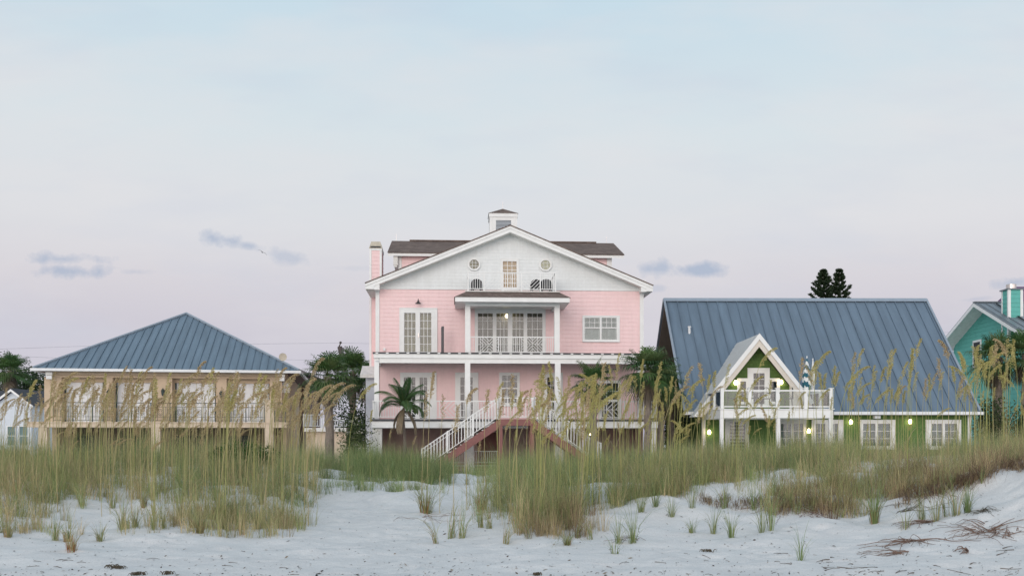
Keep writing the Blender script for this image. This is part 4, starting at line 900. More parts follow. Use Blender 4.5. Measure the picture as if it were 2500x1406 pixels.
def stripemat():
    m = bpy.data.materials.new('teal_and_white_striped_canvas'); m.use_nodes = True; nt = m.node_tree; b = nt.nodes['Principled BSDF']; N = nt.nodes.new; L = nt.links.new
    tc = N('ShaderNodeTexCoord'); w = N('ShaderNodeTexWave'); w.bands_direction = 'DIAGONAL'; w.inputs['Scale'].default_value = 1.5; w.inputs['Distortion'].default_value = .8; w.inputs['Detail'].default_value = 1; L(tc.outputs['Object'], w.inputs[0])
    r = N('ShaderNodeValToRGB'); r.color_ramp.interpolation = 'CONSTANT'; L(w.outputs[1], r.inputs[0]); r.color_ramp.elements[0].color = (.02, .12, .16, 1); r.color_ramp.elements[1].position = .56; r.color_ramp.elements[1].color = (.75, .76, .74, 1)
    L(r.outputs[0], b.inputs['Base Color']); b.inputs['Roughness'].default_value = .8; return m
M['stripe'] = stripemat()
def parasol(loc, h0, h, r, m, label):
    o = empty('closed_parasol', loc, 0, label, 'parasol')
    MB().tube([(0, 0, 0), (0, 0, h+.03)], .02, 8).build('pole', M['white'], o)
    MB().lathe((0, 0, 0), [(.22, 0), (.22, .05), (.05, .08), (.04, .25)], 14).build('base', M['darkgrey'], o)
    n, rows = 24, 12; vs = []; fs = []
    for i in range(rows+1):
        t = i/rows; z = h0+(h-h0)*t; rr = r*(.72+.55*math.sin(math.pi*min(1, t*1.2))**1.)*(1-t**4)+.015
        for k in range(n): a = 2*math.pi*k/n; q = rr*(1+.22*math.cos(8*a+t*2)); vs.append((q*math.cos(a), q*math.sin(a), z))
    for i in range(rows):
        for k in range(n): fs.append((i*n+k, i*n+(k+1) % n, (i+1)*n+(k+1) % n, (i+1)*n+k))
    fs += [tuple(range(n-1, -1, -1)), tuple(rows*n+k for k in range(n))]
    c = MB(); c.add(vs, fs); c.build('canopy', m, o, smooth=True)
    MB().lathe((0, 0, h+.02), [(.02, 0), (.03, .03), (.01, .07)], 8).build('finial', M['white'], o)
y = -3.0
zt = FG.z(871, y, 1969)-zGD
parasol(WG(FG.x(1970, y), y, zGD), .55, zt-.05, .125, M['stripe'], 'closed teal and white striped parasol on the green house balcony')
parasol(WG(FG.x(1984.5, y+.3), y+.3, zGD), .75, FG.z(876, y+.3, 1984)-zGD-.06, .055, M['white'], 'slim closed white parasol beside the striped one')
def iron_chair(loc, rz, label):
    o = empty('iron_chair', loc, rz, label, 'chair', 'dark metal chairs on the green house balcony')
    c = MB(); c.lathe((0, 0, .44), [(.2, 0), (.21, .01), (.21, .025), (.2, .03)], 16); c.build('seat', M['iron'], o)
    c = MB(); c.tube([(.19*math.cos(a)*1.05, .17, .47+.46*max(0, math.sin(a))) for a in np.linspace(0, math.pi, 13)], .012, 5)
    for d in (-.1, 0, .1): c.tube([(d, .17, .47), (d*1.2, .18, .9-abs(d)*.5)], .008, 4)
    for zz in (.58, .7): c.tube([(.05*math.cos(2*math.pi*k/10), .175, zz+.05*math.sin(2*math.pi*k/10)) for k in range(11)], .008, 4, False)
    c.build('backrest', M['iron'], o)
    for sg in (-1, 1): MB().tube([(sg*.2, .15, .47), (sg*.23, .0, .66), (sg*.22, -.14, .64), (sg*.2, -.17, .46)], .011, 5).build('armrest', M['iron'], o)
    for dx, dy in ((-.16, -.15), (.16, -.15), (-.16, .15), (.16, .15)): MB().tube([(dx*.9, dy*.9, .45), (dx*1.15, dy*1.15, 0)], .012, 5).build('leg', M['iron'], o)
iron_chair(WG(FG.x(1786, -3.1), -3.1, zGD), R(80), 'dark iron chair at the left end of the green house balcony')
iron_chair(WG(FG.x(1820, -2.9), -2.9, zGD), R(-70), 'dark iron chair just left of the railing post before the gable door')
iron_chair(WG(FG.x(1845, -3.2), -3.2, zGD), R(100), 'dark iron chair just right of the railing post before the gable door')
iron_chair(WG(FG.x(1870, -2.8), -2.8, zGD), R(170), 'dark iron chair seen in front of the gable door glass on the balcony')
iron_chair(WG(FG.x(1925, -2.9), -2.9, zGD), R(-100), 'dark iron chair on the balcony nearest the striped parasol')
def round_table(loc, label):
    o = empty('round_table', loc, 0, label, 'table')
    MB().lathe((0, 0, .68), [(.38, 0), (.4, .01), (.4, .03), (.39, .035)], 20).build('top', M['iron'], o)
    c = MB().tube([(0, 0, .02), (0, 0, .68)], .025, 8).build('stem', M['iron'], o); MB().lathe((0, 0, 0), [(.25, 0), (.25, .02), (.03, .05)], 16).build('foot', M['iron'], o)
round_table(WG(FG.x(1895, -2.6), -2.6, zGD), 'dark round iron table among the chairs on the green house balcony')

# ------------------------------------------------------------ the turquoise house
def turquoise_house():
    X0 = (2377-1250)/2500*60.0; F = Frame((X0, 60, 0), 0)
    H = empty('turquoise_house', F.loc, 0, 'turquoise lap sided house with grey metal roof and a square chimney', 'house')
    zr = CAMZ+337*60/2500; L_ = 12.0; yf, zf = -5.4, CAMZ+268*54.6/2500; s = (zr-zf)/5.4; yk = 5.4
    c = MB(); P = [(0, yf, zf), (L_, yf, zf), (L_, 0, zr), (0, 0, zr)]; Q = [(0, yk, zf), (L_, yk, zf), (L_, 0, zr), (0, 0, zr)]
    c.slab(P, .05); c.seams(P, (1, 0, 0), .45, .035, .04, .3); c.slab(Q, .05); c.seams(Q, (1, 0, 0), .45, .035, .04, .3)
    c.bar((0, 0, zr-.01), (L_, 0, zr-.01), (0, 1, 0), .3, (0, 0, 1), .05)
    roof = c.build('roof', M['greyroof'], H)
    c = MB(); c.slab([(1.15, -3.7, zr-3.7*s+.07), (L_, -3.7, zr-3.7*s+.07), (L_, -.45, zr-.45*s+.07), (1.15, -.45, zr-.45*s+.07)], .05); c.build('raised_roof_panel', M['greyroof'], roof)
    c = MB(); c.box(1.1, L_, -3.78, -3.70, zr-3.75*s+.0, zr-3.75*s+.1); c.bar((1.12, -3.7, zr-3.7*s+.03), (1.12, -.45, zr-.45*s+.03), (1, 0, 0), .06, (0, 0, 1), .06); c.build('roof_edge_flashing', M['black'], roof)
    c = MB(); n = Vector((0, -s, 1)).normalized()
    c.prism_x([(yf, zf-.06), (0, zr-.06), (yk, zf-.06), (yk, zf-.26), (0, zr-.26), (yf, zf-.26)], -.02, .03); c.prism_x([(yf, zf-.06), (yf, zf-.24), (yf-.08, zf-.24), (yf-.08, zf-.06)], 0, L_)
    c.build('rake_board', M['white'], roof)
    c = MB(); c.prism_x([(yf+.02, zf-.065), (0, zr-.065), (yk-.02, zf-.065), (yk-.02, zf-.12), (0, zr-.12), (yf+.02, zf-.12)], .032, L_-.03); c.build('soffit', M['oldwhite'], roof)
    xw = .95; yw = yf+.5
    F2 = None
    zt = zr-.15
    c = MB(); bd = lambda z: (max(yw, -(zt-z)/s), min(-yw, (zt-z)/s))
    c.siding(0, zt, .24, bd, [], lambda u, d, z: (xw-d, u, z), .022); c.siding(0, zf-.1, .24, lambda z: (xw, L_-.5), [], lambda u, d, z: (u, yw-d, z), .022)
    c.build('wall', M['turq'], H)
    c = MB(); c.box(xw-.04, xw+.1, yw-.03, yw+.1, 0, zf+.1); c.build('corner_board', M['turq'], H)
    # window half hidden behind the palm
    yy = X0+xw; Yw = (X0+xw)*2500/(2388-1250); zz = CAMZ+(HZ-832)/2500*Yw
    c = MB(); c.box(xw-.07, xw-.005, Yw-60-.45, Yw-60+.45, zz-1.5, zz-.08); w = c.build('window', M['dark'], H)
    c = MB(); c.box(xw-.10, xw-.03, Yw-60-.52, Yw-60+.52, zz-.078, zz+.05); c.box(xw-.10, xw-.03, Yw-60-.52, Yw-60-.452, zz-1.5, zz-.08); c.box(xw-.10, xw-.03, Yw-60+.452, Yw-60+.52, zz-1.5, zz-.08); c.box(xw-.10, xw-.03, Yw-60-.52, Yw-60+.52, zz-1.6, zz-1.502); c.build('window_frame', M['white'], w)
    # chimney
    yc = -3.0; xc0 = (2462-1250)/2500*57-X0; xc1 = (2496-1250)/2500*57-X0; zt = CAMZ+(HZ-707)*57/2500
    c = MB(); c.siding(6.5, zt, .24, lambda z: (xc0, xc1), [], lambda u, d, z: (u, yc-d, z), .02); c.siding(6.5, zt, .24, lambda z: (yc, yc+.75), [], lambda u, d, z: (xc0-d, u, z), .02); c.siding(6.5, zt, .24, lambda z: (yc, yc+.75), [], lambda u, d, z: (xc1+d, u, z), .02); c.box(xc0, xc1, yc+.7, yc+.75, 6.5, zt)
    ch = c.build('chimney', M['turq'], H)
    c = MB()
    for x in (xc0-.03, xc1-.12): c.box(x, x+.15, yc-.035, yc+.1, 6.5, zt)
    c.box(xc0-.03, xc0+.08, yc+.64, yc+.78, 6.5, zt); c.build('chimney_trim', M['white'], ch)
    MB().box(xc0-.1, xc1+.1, yc-.1, yc+.85, zt, zt+.07).build('chimney_crown', M['greyroof'], ch)
    MB().lathe(((xc0+xc1)/2-.05, yc+.38, zt+.07), [(.27, 0), (.27, .26), (.25, .28)], 20).build('flue', M['steel'], ch)
turquoise_house()

# ------------------------------------------------------------ neighbours further back
def white_house():
    Yg = 70.0; F = Frame(((31-1250)/2500*Yg, Yg, 0), 0)
    H = empty('white_house', F.loc, 0, 'small white clapboard house with dark roof at the far left edge', 'house')
    az = F.z(949, 0); hw = F.x(81, 0); ze = F.z(987, 0); s = (az-ze)/hw
    c = MB(); c.siding(-.2, az-.2, .16, lambda z: (max(-hw+.12, -(az-.2-z)/s), min(hw-.12, (az-.2-z)/s)), [], lambda u, d, z: (u, -d, z)); c.siding(-.2, ze, .16, lambda z: (0, 3.5), [], lambda u, d, z: (hw-.12+d, u, z)); c.build('wall', M['whitesiding'], H)
    c = MB(); c.prism_y([(0, az), (hw+.1, ze-.1*s), (hw+.1, ze-.1*s-.18), (0, az-.18)], -.3, -.22); c.prism_y([(0, az), (-hw-.1, ze-.1*s), (-hw-.1, ze-.1*s-.18), (0, az-.18)], -.3, -.22); c.build('rake_board', M['white'], H)
    c = MB()
    for sg in (-1, 1): c.slab([(0, -.32, az+.04), (sg*(hw+.14), -.32, ze-.1*s+.02), (sg*(hw+.14), 4, ze-.1*s+.02), (0, 4, az+.04)], .04)
    xr0, xr1 = F.x(-60, 3.5), F.x(112, 3.5); zr = F.z(954, 6); c.slab([(xr0, 2.6, F.z(986, 2.6)), (xr1, 2.6, F.z(986, 2.6)), (xr1, 6, zr), (xr0, 6, zr)], .1); c.slab([(xr0, 9.4, F.z(986, 2.6)), (xr1, 9.4, F.z(986, 2.6)), (xr1, 6, zr), (xr0, 6, zr)], .1)
    c.build('roof', M['darkroof'], H)
    MB().box(xr0+.3, xr1-.3, 3.2, 8.8, -.2, F.z(986, 2.6)).build('main_wall', M['whitesiding'], H)
    for a, b in ((20, 38), (49, 69)):
        xa, xb = F.x(a, 0), F.x(b, 0); z0, z1 = F.z(1086, 0), F.z(1041, 0)
        c = MB(); c.box(xa, xb, -.06, -.01, z0, z1); w = c.build('window', M['greenblind'], H)
        c = MB(); c.box(xa-.06, xb+.06, -.09, -.04, z1+.002, z1+.07); c.box(xa-.06, xa-.002, -.09, -.04, z0, z1); c.box(xb+.002, xb+.06, -.09, -.04, z0, z1); c.box(xa, xb, -.085, -.062, (z0+z1)/2-.02, (z0+z1)/2+.02); c.build('frame', M['white'], w)
white_house()
def simple_house(name, label, Yd, px0, px1, pye, pyr, mw, mr, hip=1.2, depth=6):
    F = Frame((((px0+px1)/2-1250)/2500*Yd, Yd, 0), 0); H = empty(name, F.loc, 0, label, 'house')
    x0, x1 = F.x(px0, 0), F.x(px1, 0); ze = F.z(pye, 0); zr = F.z(pyr, depth/2)
    MB().box(x0+.3, x1-.3, .3, depth-.3, -.2, ze-.06).build('wall', mw, H)
    c = MB(); A, B = (x0+hip, depth/2, zr), (x1-hip, depth/2, zr); E = [(x0, 0, ze), (x1, 0, ze), (x1, depth, ze), (x0, depth, ze)]
    c.add(E+[A, B], [(0, 1, 5, 4), (1, 2, 5), (2, 3, 4, 5), (3, 0, 4), (3, 2, 1, 0)]); c.build('roof', mr, H)
    return F, H, x0, x1, ze
simple_house('brown_house', 'dark brown house seen in the gap right of the tan house', 63, 600, 752, 914, 895, M['brownwall'], M['brownwall'], 1.5)
simple_house('beige_house', 'pale beige flat topped house far behind, beside the pink house wall', 95, 884, 1010, 892, 884, M['concrete'], M['concrete'], .5)
simple_house('purple_house', 'purple house at the far right edge behind the turquoise chimney', 72, 2493, 2640, 742, 700, M['purple'], M['purple'], 1.0)
def raised_deck():
    Yd = 51; F = Frame(((775-1250)/2500*Yd, Yd, 0), 0); H = empty('raised_deck', F.loc, 0, 'pale raised deck with white railing between the tan house and the palm', 'deck')
    x0, x1 = F.x(741, 0), F.x(845, 0); z1, z0 = F.z(1044, 0), F.z(1053, 0)
    c = MB(); c.box(x0, x1, 0, 3, z0, z1); c.build('floor', M['oldwhite'], H)
    MB().box(x0+.05, x1-.05, .3, 2.9, -.2, z0-.002).build('base_wall', M['cream'], H)
    c = MB(); h = F.z(1011, 0)-z1; rail(c, (x0, .05, z1), (F.x(786, .05), .05, z1), h, .11, .012, post=1.); rail(c, (F.x(786, .05), .05, z1), (x1, .05, z1), h*.6, .11, .012); rail(c, (x0, .05, z1), (x0, 2.9, z1), h, .11, .012); c.build('railing', M['palemetal'], H)
raised_deck()
def low_wall():
    Yd = 34; x0, x1 = (-60-1250)/2500*Yd, (62-1250)/2500*Yd
    o = empty('low_wall', ((x0+x1)/2, Yd, 0), 0, 'low grey beige wall in front of the white house at the left edge', 'wall')
    hw = (x1-x0)/2; z = CAMZ+(HZ-1098)/2500*Yd
    MB().box(-hw, hw, 0, .25, -.2, z-.07).build('wall_body', M['concrete'], o); MB().box(-hw-.04, hw+.04, -.04, .29, z-.068, z).build('coping', M['concrete'], o)
    Yd = 31; p = empty('concrete_post', ((70-1250)/2500*Yd, Yd, 0), 0, 'short pale square concrete post in the grass at the left', 'post')
    z = CAMZ+(HZ-1113)/2500*Yd; MB().box(-.14, .14, -.14, .14, -.1, z-.04).build('shaft', M['concrete'], p); MB().box(-.16, .16, -.16, .16, z-.038, z).build('cap', M['concrete'], p)
low_wall()
def pole_and_wires():
    Yd = 85; b = at(841, 900, Yd); t = at(829.5, 846, Yd); up = (t-b); base = b-up*((b.z+.2)/up.z)
    o = empty('utility_pole', (base.x, base.y, 0), 0, 'leaning dark wooden utility pole behind the palms', 'utility pole'); bb = Vector((base.x, base.y, 0))
    MB().tube([base-bb, t-bb], [.26, .2], 10).build('pole', M['wood'], o)
    c = MB(); tip = at(831.5, 838, Yd); c.tube([t-bb-Vector((.15, 0, .2)), tip-bb], [.06, .05], 6); c.lathe(tip-bb, [(.05, -.02), (.12, .02), (.1, .1), (.05, .16)], 8); c.build('insulator', M['wood'], o)
    c = MB().tube([t-bb+Vector((.28, -.1, -.1)), t-bb+Vector((.24, -.1, -.9))], .09, 8).build('transformer', M['darkgrey'], o)
    def wire(pts, label):
        P = [at(x, y, Yd) for x, y in pts]; o = MB().tube(P, .010, 4).build('power_line', M['wire']); tag(o, label, 'power line', 'power lines'); return o
    wire([(-150, 858), (0, 852), (200, 845), (500, 841), (831, 837), (1000, 841)], 'topmost thin power line, running over the leaning pole top')
    wire([(-150, 858), (0, 868), (150, 874), (400, 878), (640, 877), (838, 880), (1000, 884)], 'lower thin power line passing behind the blue hipped roof')
    wire([(1500, 868), (1700, 845), (2300, 812), (2500, 800)], 'thin power line between the blue gabled roof and the turquoise house')
pole_and_wires()
# ------------------------------------------------------------ plants
rnd = random.Random(5)
class LB(MB):                                   # leaves: faces with a colour each
    def __init__(s): super().__init__(); s.c = []
    def face(s, pts, col): s.add(pts, [tuple(range(len(pts)))]); s.c.append(col)
    def strip(s, ctr, wd, ws, col):             # a narrow blade along ctr
        k = len(s.v); n = len(ctr)
        for p, w in zip(ctr, ws): s.v.append(tuple(p-wd*w/2)); s.v.append(tuple(p+wd*w/2))
        for i in range(n-1): s.f.append((k+2*i, k+2*i+1, k+2*i+3, k+2*i+2)); s.c.append(col)
    def done(s, name, m, parent=None, label=None):
        o = s.build(name, m, parent, label); tint(o, s.c); return o
def jit(c, a=.2):
    k = 1+rnd.uniform(-a, a); return (min(1, c[0]*k*(1+rnd.uniform(-.08, .08))), min(1, c[1]*k), min(1, c[2]*k*(1+rnd.uniform(-.1, .1))))
def unit(az, el): return Vector((math.cos(az)*math.cos(el), math.sin(az)*math.cos(el), math.sin(el)))
DN = Vector((0, 0, -1))

def fan_palm(px, pyb, pyc, Yd, label, size=1., trunk_r=.16, nf=30, ndead=10, lean=0., tr_top=None, group=None):
    x = (px-1250)/2500*Yd; zb = gz(x, Yd)-.1; zc = CAMZ+(HZ-pyc)/2500*Yd
    o = empty('fan_palm', (x, Yd, zb), 0, label, 'palm tree', group); top = Vector((lean, 0, zc-zb))
    n = 9; P = [Vector((lean*(i/n)**1.5+.02*math.sin(i*2), .02*math.cos(i*3), top.z*i/n)) for i in range(n+1)]
    t = MB(); t.tube(P, [trunk_r*(1.15-.25*i/n+.05*math.sin(i*9)) for i in range(n+1)], 10)
    for k in range(26):                         # leaf bases left on the trunk
        a = rnd.uniform(0, 6.28); f = rnd.uniform(.35, .98); q = P[int(f*n)].lerp(P[min(n, int(f*n)+1)], f*n % 1); d = unit(a, .0)
        t.bar(q+d*trunk_r*.8, q+d*(trunk_r*1.25)+Vector((0, 0, .16)), unit(a+1.57, 0), .07, d, .03)
    t.build('trunk', M['trunk'], o)
    def fans(count, els, Lp, Lf, cols, drop):
        b = LB()
        for k in range(count):
            az = k*2.399+rnd.uniform(-.3, .3); el = els(k/max(1, count-1)); d = unit(az, el); pet = Lp*rnd.uniform(.8, 1.2)*size
            hub = top+Vector((0, 0, rnd.uniform(-.15, .1)*size))+d*pet+DN*pet*drop*.25
            b.strip([top+d*.05, top+d*pet*.5, hub], unit(az+1.57, 0), [.035*size]*3, jit((.10, .12, .04)))
            d2 = (d+DN*drop*.35).normalized(); s = unit(az+1.57, 0); s = (s-d2*s.dot(d2)).normalized(); nn = d2.cross(s)
            L_ = Lf*rnd.uniform(.8, 1.15)*size; col = rnd.choice(cols); m = 26
            for j in range(m):
                ph = R(-125+250*j/(m-1)); dr = (d2*math.cos(ph)+s*math.sin(ph)+nn*.18*abs(math.sin(ph))).normalized(); l = L_*(.62+.38*math.cos(ph*.75))*rnd.uniform(.85, 1.1)
                p1 = hub+dr*l*.5; p2 = p1+dr*l*.32+DN*l*(.06+drop*.12); p3 = p2+dr*l*.14+DN*l*(.12+drop*.22)
                wd = dr.cross(nn).normalized(); b.strip([hub, p1, p2, p3], wd, [.012*size, .045*size, .032*size, .004], jit(col, .25))
        return b
    G = [(.068, .135, .042), (.088, .16, .05), (.05, .105, .04), (.12, .165, .065)]
    fans(nf, lambda t: R(82-112*t**.9+rnd.uniform(-10, 10)), .62, .72, G, .5).done('crown', M['leaf'], o)
    if ndead: fans(ndead, lambda t: R(-48-34*t+rnd.uniform(-8, 8)), .42, .50, [(.125, .10, .07), (.16, .13, .095), (.09, .08, .055)], 1.4).done('dead_fronds', M['leaf'], o)
    return o
def feather_palm(px, pyb, pyc, Yd, label, L_=1.5, nf=19, r=.062):
    x = (px-1250)/2500*Yd; zb = gz(x, Yd)-.1; zc = CAMZ+(HZ-pyc)/2500*Yd
    o = empty('coconut_palm', (x, Yd, zb), 0, label, 'palm tree'); top = Vector((.02, 0, zc-zb)); n = 8
    MB().tube([Vector((.06*math.sin(i*.5), 0, top.z*i/n)) for i in range(n)]+[top], [r*(1.25-.4*i/n) for i in range(n+1)], 9).build('trunk', M['bark'], o)
    b = LB(); dd = LB()
    for k in range(nf+4):
        dead = k >= nf; az = k*2.399+.4; t = k/nf; el = R(89-58*min(1, t)**1.2) if not dead else R(-35); ln = L_*rnd.uniform(.85, 1.1)*(.8+.2*math.sin(math.pi*min(1, t)))
        m = 22; p = top.copy(); a = el; pts = [p.copy()]
        for i in range(m): a -= (R(1.5)+R(5.2)*min(1, max(0, t)))*(.5+i/m)*(1 if not dead else .5); p = p+unit(az, max(a, R(-88)))*ln/m; pts.append(p.copy())
        tgt = dd if dead else b; s = unit(az+1.57, 0)
        tgt.strip(pts, s, [.03*(1-i/m)+.006 for i in range(m+1)], jit((.14, .15, .05)) if not dead else jit((.2, .15, .1)))
        col = rnd.choice([(.05, .10, .03), (.075, .13, .035), (.04, .085, .03)]) if not dead else (.22, .17, .11)
        for i in range(3, m*2):
            f = i/(m*2); q = pts[int(f*m)].lerp(pts[min(m, int(f*m)+1)], f*m % 1); tg = (pts[min(m, int(f*m)+1)]-pts[int(f*m)]).normalized()
            for sg in (-1, 1):
                ll = ln*.27*(math.sin(math.pi*(f*.88+.08)))**.6; d1 = (tg*.75+s*sg*.75+DN*.15).normalized(); p1 = q+d1*ll*.5; p2 = p1+(d1+DN*(1.1 if not dead else 1.6)).normalized()*ll*.5
                tgt.strip([q, p1, p2], tg.cross(d1).cross(d1).normalized(), [.014, .026, .004], jit(col, .25))
    b.done('crown', M['leaf'], o); dd.done('dead_fronds', M['leaf'], o); return o
def bush(name, label, cat, c, rx, ry, rz, n, leaf, cols, trunk=None, group=None, lumps=9, parts=None, flowers=0, skew=.55):
    o = empty(name, c, 0, label, cat, group); b = LB(); L_ = []
    for k in range(lumps):
        az = k*2.399; f = rnd.uniform(.15, skew); L_.append((Vector((rx*f*math.cos(az), ry*f*math.sin(az), rz*rnd.uniform(.35, .95))), rnd.uniform(.38, .62)))
    for k in range(n):
        ce, s = rnd.choice(L_); v = Vector((rnd.gauss(0, 1), rnd.gauss(0, 1), rnd.gauss(0, 1))).normalized()*(rnd.random()**.35)
        p = ce+Vector((v.x*rx*s, v.y*ry*s, v.z*rz*s*.8))
        if p.z < -.05: p.z = abs(p.z)
        a = unit(rnd.uniform(0, 6.28), rnd.uniform(-.9, .9)); q = a.cross(unit(rnd.uniform(0, 6.28), rnd.uniform(-1, 1))).normalized(); l = leaf*rnd.uniform(.6, 1.3)
        b.face([p, p+a*l*.5+q*l*.22, p+a*l, p+a*l*.5-q*l*.22], jit(cols[int((ce.x*7+ce.z*13)) % len(cols)] if rnd.random() < .6 else rnd.choice(cols), .3))
    b.done('foliage', M['leaf'], o)
    t = MB()
    for ce, s in L_[:5]: t.tube([Vector((0, 0, -.1)), ce*.5+Vector((0, 0, 0)), ce], [trunk or .05, (trunk or .05)*.7, (trunk or .05)*.3], 6)
    t.build('branches', M['bark'], o)
    if flowers:
        fl = LB()
        for k in range(flowers):
            ce, s = rnd.choice(L_); v = unit(rnd.uniform(3.5, 6.0), rnd.uniform(-.2, 1.)); p = ce+Vector((v.x*rx*s, v.y*ry*s, v.z*rz*s*.8))
            for j in range(16):
                q = p+Vector((rnd.gauss(0, .07), rnd.gauss(0, .05), rnd.gauss(0, .04))); a = unit(rnd.uniform(0, 6.28), rnd.uniform(-.5, 1)); w = a.cross(unit(rnd.uniform(0, 6.28), .3)).normalized()
                fl.face([q, q+a*.025+w*.02, q+a*.05, q+a*.025-w*.02], jit((.50, .48, .38), .15))
        fl.done('flowers', M['leaf'], o)
    return o
DG = [(.028, .055, .022), (.04, .075, .025), (.022, .042, .02), (.055, .09, .03)]
bush('broadleaf_tree', 'dark rounded broadleaf tree behind the white house at the left edge', 'tree', ((62-1250)/2500*88, 88, 2.2), 3.0, 2.4, 4.6, 9000, .22, DG, .18, lumps=14)
bush('broadleaf_tree', 'dark broadleaf tree cut by the left edge, behind the white house', 'tree', ((-40-1250)/2500*84, 84, 2.0), 3.2, 2.4, 5.2, 7000, .22, DG, .18, lumps=14)
fan_palm(24, 1000, 905, 82, 'dark fan palm top rising over the trees at the left edge', 1.5, .2, 30, 6)
fan_palm(806, 1110, 918, 45.5, 'tall shaggy fan palm with a pale drooping frond, standing before the small raised deck', 1.12, .19, 34, 14, -.1)
fan_palm(862, 1100, 905, 56, 'dark fan palm close beside the leaning utility pole', 1.2, .17, 34, 8)
fan_palm(898, 1100, 932, 54, 'dark fan palm right beside the left wall of the pink house', 1.0, .15, 28, 8)
bush('leafy_bush', 'dark leafy bush below the palms, left of the pink house', 'bush', ((868-1250)/2500*52, 52, 0), 1.5, 1.0, 3.2, 5000, .14, DG, .05, lumps=12)
bush('flowering_bush', 'green bush with clusters of white flowers, left of the pink house pillar', 'bush', ((868-1250)/2500*44, 44, 0), 1.05, .7, 2.1, 3200, .10, [(.06, .085, .03), (.085, .11, .04), (.045, .07, .025)], .04, flowers=20, lumps=12)
feather_palm(985, 1112, 995, 42.3, 'small coconut palm with drooping feathery fronds before the pink house')
fan_palm(1449, 1115, 930, 43, 'fan palm with upright fronds before the pink house, screened by sea oats', .95, .15, 26, 16)
fan_palm(1581, 1115, 905, 44, 'full green fan palm at the right corner of the pink house', 1.15, .15, 36, 10, .0)
fan_palm(1612, 1115, 935, 46, 'second fan palm right of the pink house corner, thick with dead fronds', 1.0, .17, 24, 20)
fan_palm(1640, 1110, 955, 48.5, 'shaded fan palm against the left end of the green house', 1.0, .15, 28, 10)
bush('leafy_bush', 'dark leafy bush in the gap between the pink and green houses', 'bush', ((1640-1250)/2500*50, 50, 0), 1.0, .8, 3.3, 4200, .14, DG, .05, lumps=12)
fan_palm(2437, 1110, 872, 49, 'fan palm with brown trunk before the turquoise house', 1.2, .24, 34, 12)
fan_palm(2505, 1110, 865, 47.5, 'fan palm cut by the right edge of the photo', 1.2, .2, 32, 10)
bush('leafy_bush', 'dense olive bush at the right end of the green house', 'bush', ((2418-1250)/2500*46.5, 46.5, .2), 1.05, .9, 2.7, 4200, .13, [(.05, .075, .025), (.075, .09, .03), (.04, .06, .025)], .05, lumps=11)
bush('leafy_bush', 'dense bush at the right edge below the palms', 'bush', ((2500-1250)/2500*45, 45, .2), 1.0, .9, 2.2, 3600, .13, [(.05, .075, .025), (.075, .09, .03), (.04, .06, .025)], .05, lumps=11)
x, Y_, z = (590-1250)/2500*25.5, 25.5, 0
bush('dune_shrub', 'low dark green leafy shrub on the left dune', 'shrub', (x, Y_, gz(x, Y_)-.05), .95, .6, .62, 4200, .085, [(.045, .105, .02), (.06, .13, .025), (.035, .085, .02)], .02, lumps=11)

def norfolk_pine(px, pyt, Yd, label, w):
    x = (px-1250)/2500*Yd; zt = CAMZ+(HZ-pyt)/2500*Yd; o = empty('norfolk_pine', (x, Yd, 0), 0, label, 'conifer')
    MB().tube([(0, 0, 0), (0, 0, zt*.5), (0, 0, zt-.1)], [.28, .2, .03], 8).build('trunk', M['bark'], o)
    b = LB(); z = zt-.05; k = 0; cs = [(.03, .052, .024), (.042, .064, .028), (.024, .042, .022)]
    for q in range(14): a = unit(rnd.uniform(0, 6.28), rnd.uniform(.9, 1.5)); s = a.cross(unit(rnd.uniform(0, 6.28), 0)).normalized(); p = Vector((0, 0, zt-.25)); b.face([p, p+a*.15+s*.03, p+a*.32, p+a*.15-s*.03], jit(cs[0], .25))
    while z > zt*.42:
        dep = zt-z; Lb = min(w, .10+dep*.40)*rnd.uniform(.85, 1.1); m = 6
        for j in range(m):
            if rnd.random() < .08: continue
            az = j*2*math.pi/m+k*.9+rnd.uniform(-.2, .2); l = Lb*rnd.uniform(.7, 1.15); up = rnd.uniform(.2, .4)
            for i in range(2, 9):
                f = i/8; p = Vector((0, 0, z))+unit(az, up)*l*f+Vector((0, 0, l*.30*f*f)); tg = (unit(az, up)+Vector((0, 0, .6*f))).normalized()
                for q in range(19):
                    a = (tg+Vector((rnd.gauss(0, .5), rnd.gauss(0, .5), rnd.gauss(.15, .4)))).normalized(); s = a.cross(unit(rnd.uniform(0, 6.28), 0)).normalized(); ll = .27*rnd.uniform(.7, 1.2)
                    b.face([p, p+a*ll*.5+s*.04, p+a*ll, p+a*ll*.5-s*.04], jit(rnd.choice(cs), .25))
        z -= rnd.uniform(.30, .46); k += 1
    b.done('foliage', M['leaf'], o)
norfolk_pine(2010, 664, 84, 'left one of the two dark conifers rising behind the blue roof', 1.0)
norfolk_pine(2049, 663, 84, 'right one of the two dark conifers rising behind the blue roof', 1.05)

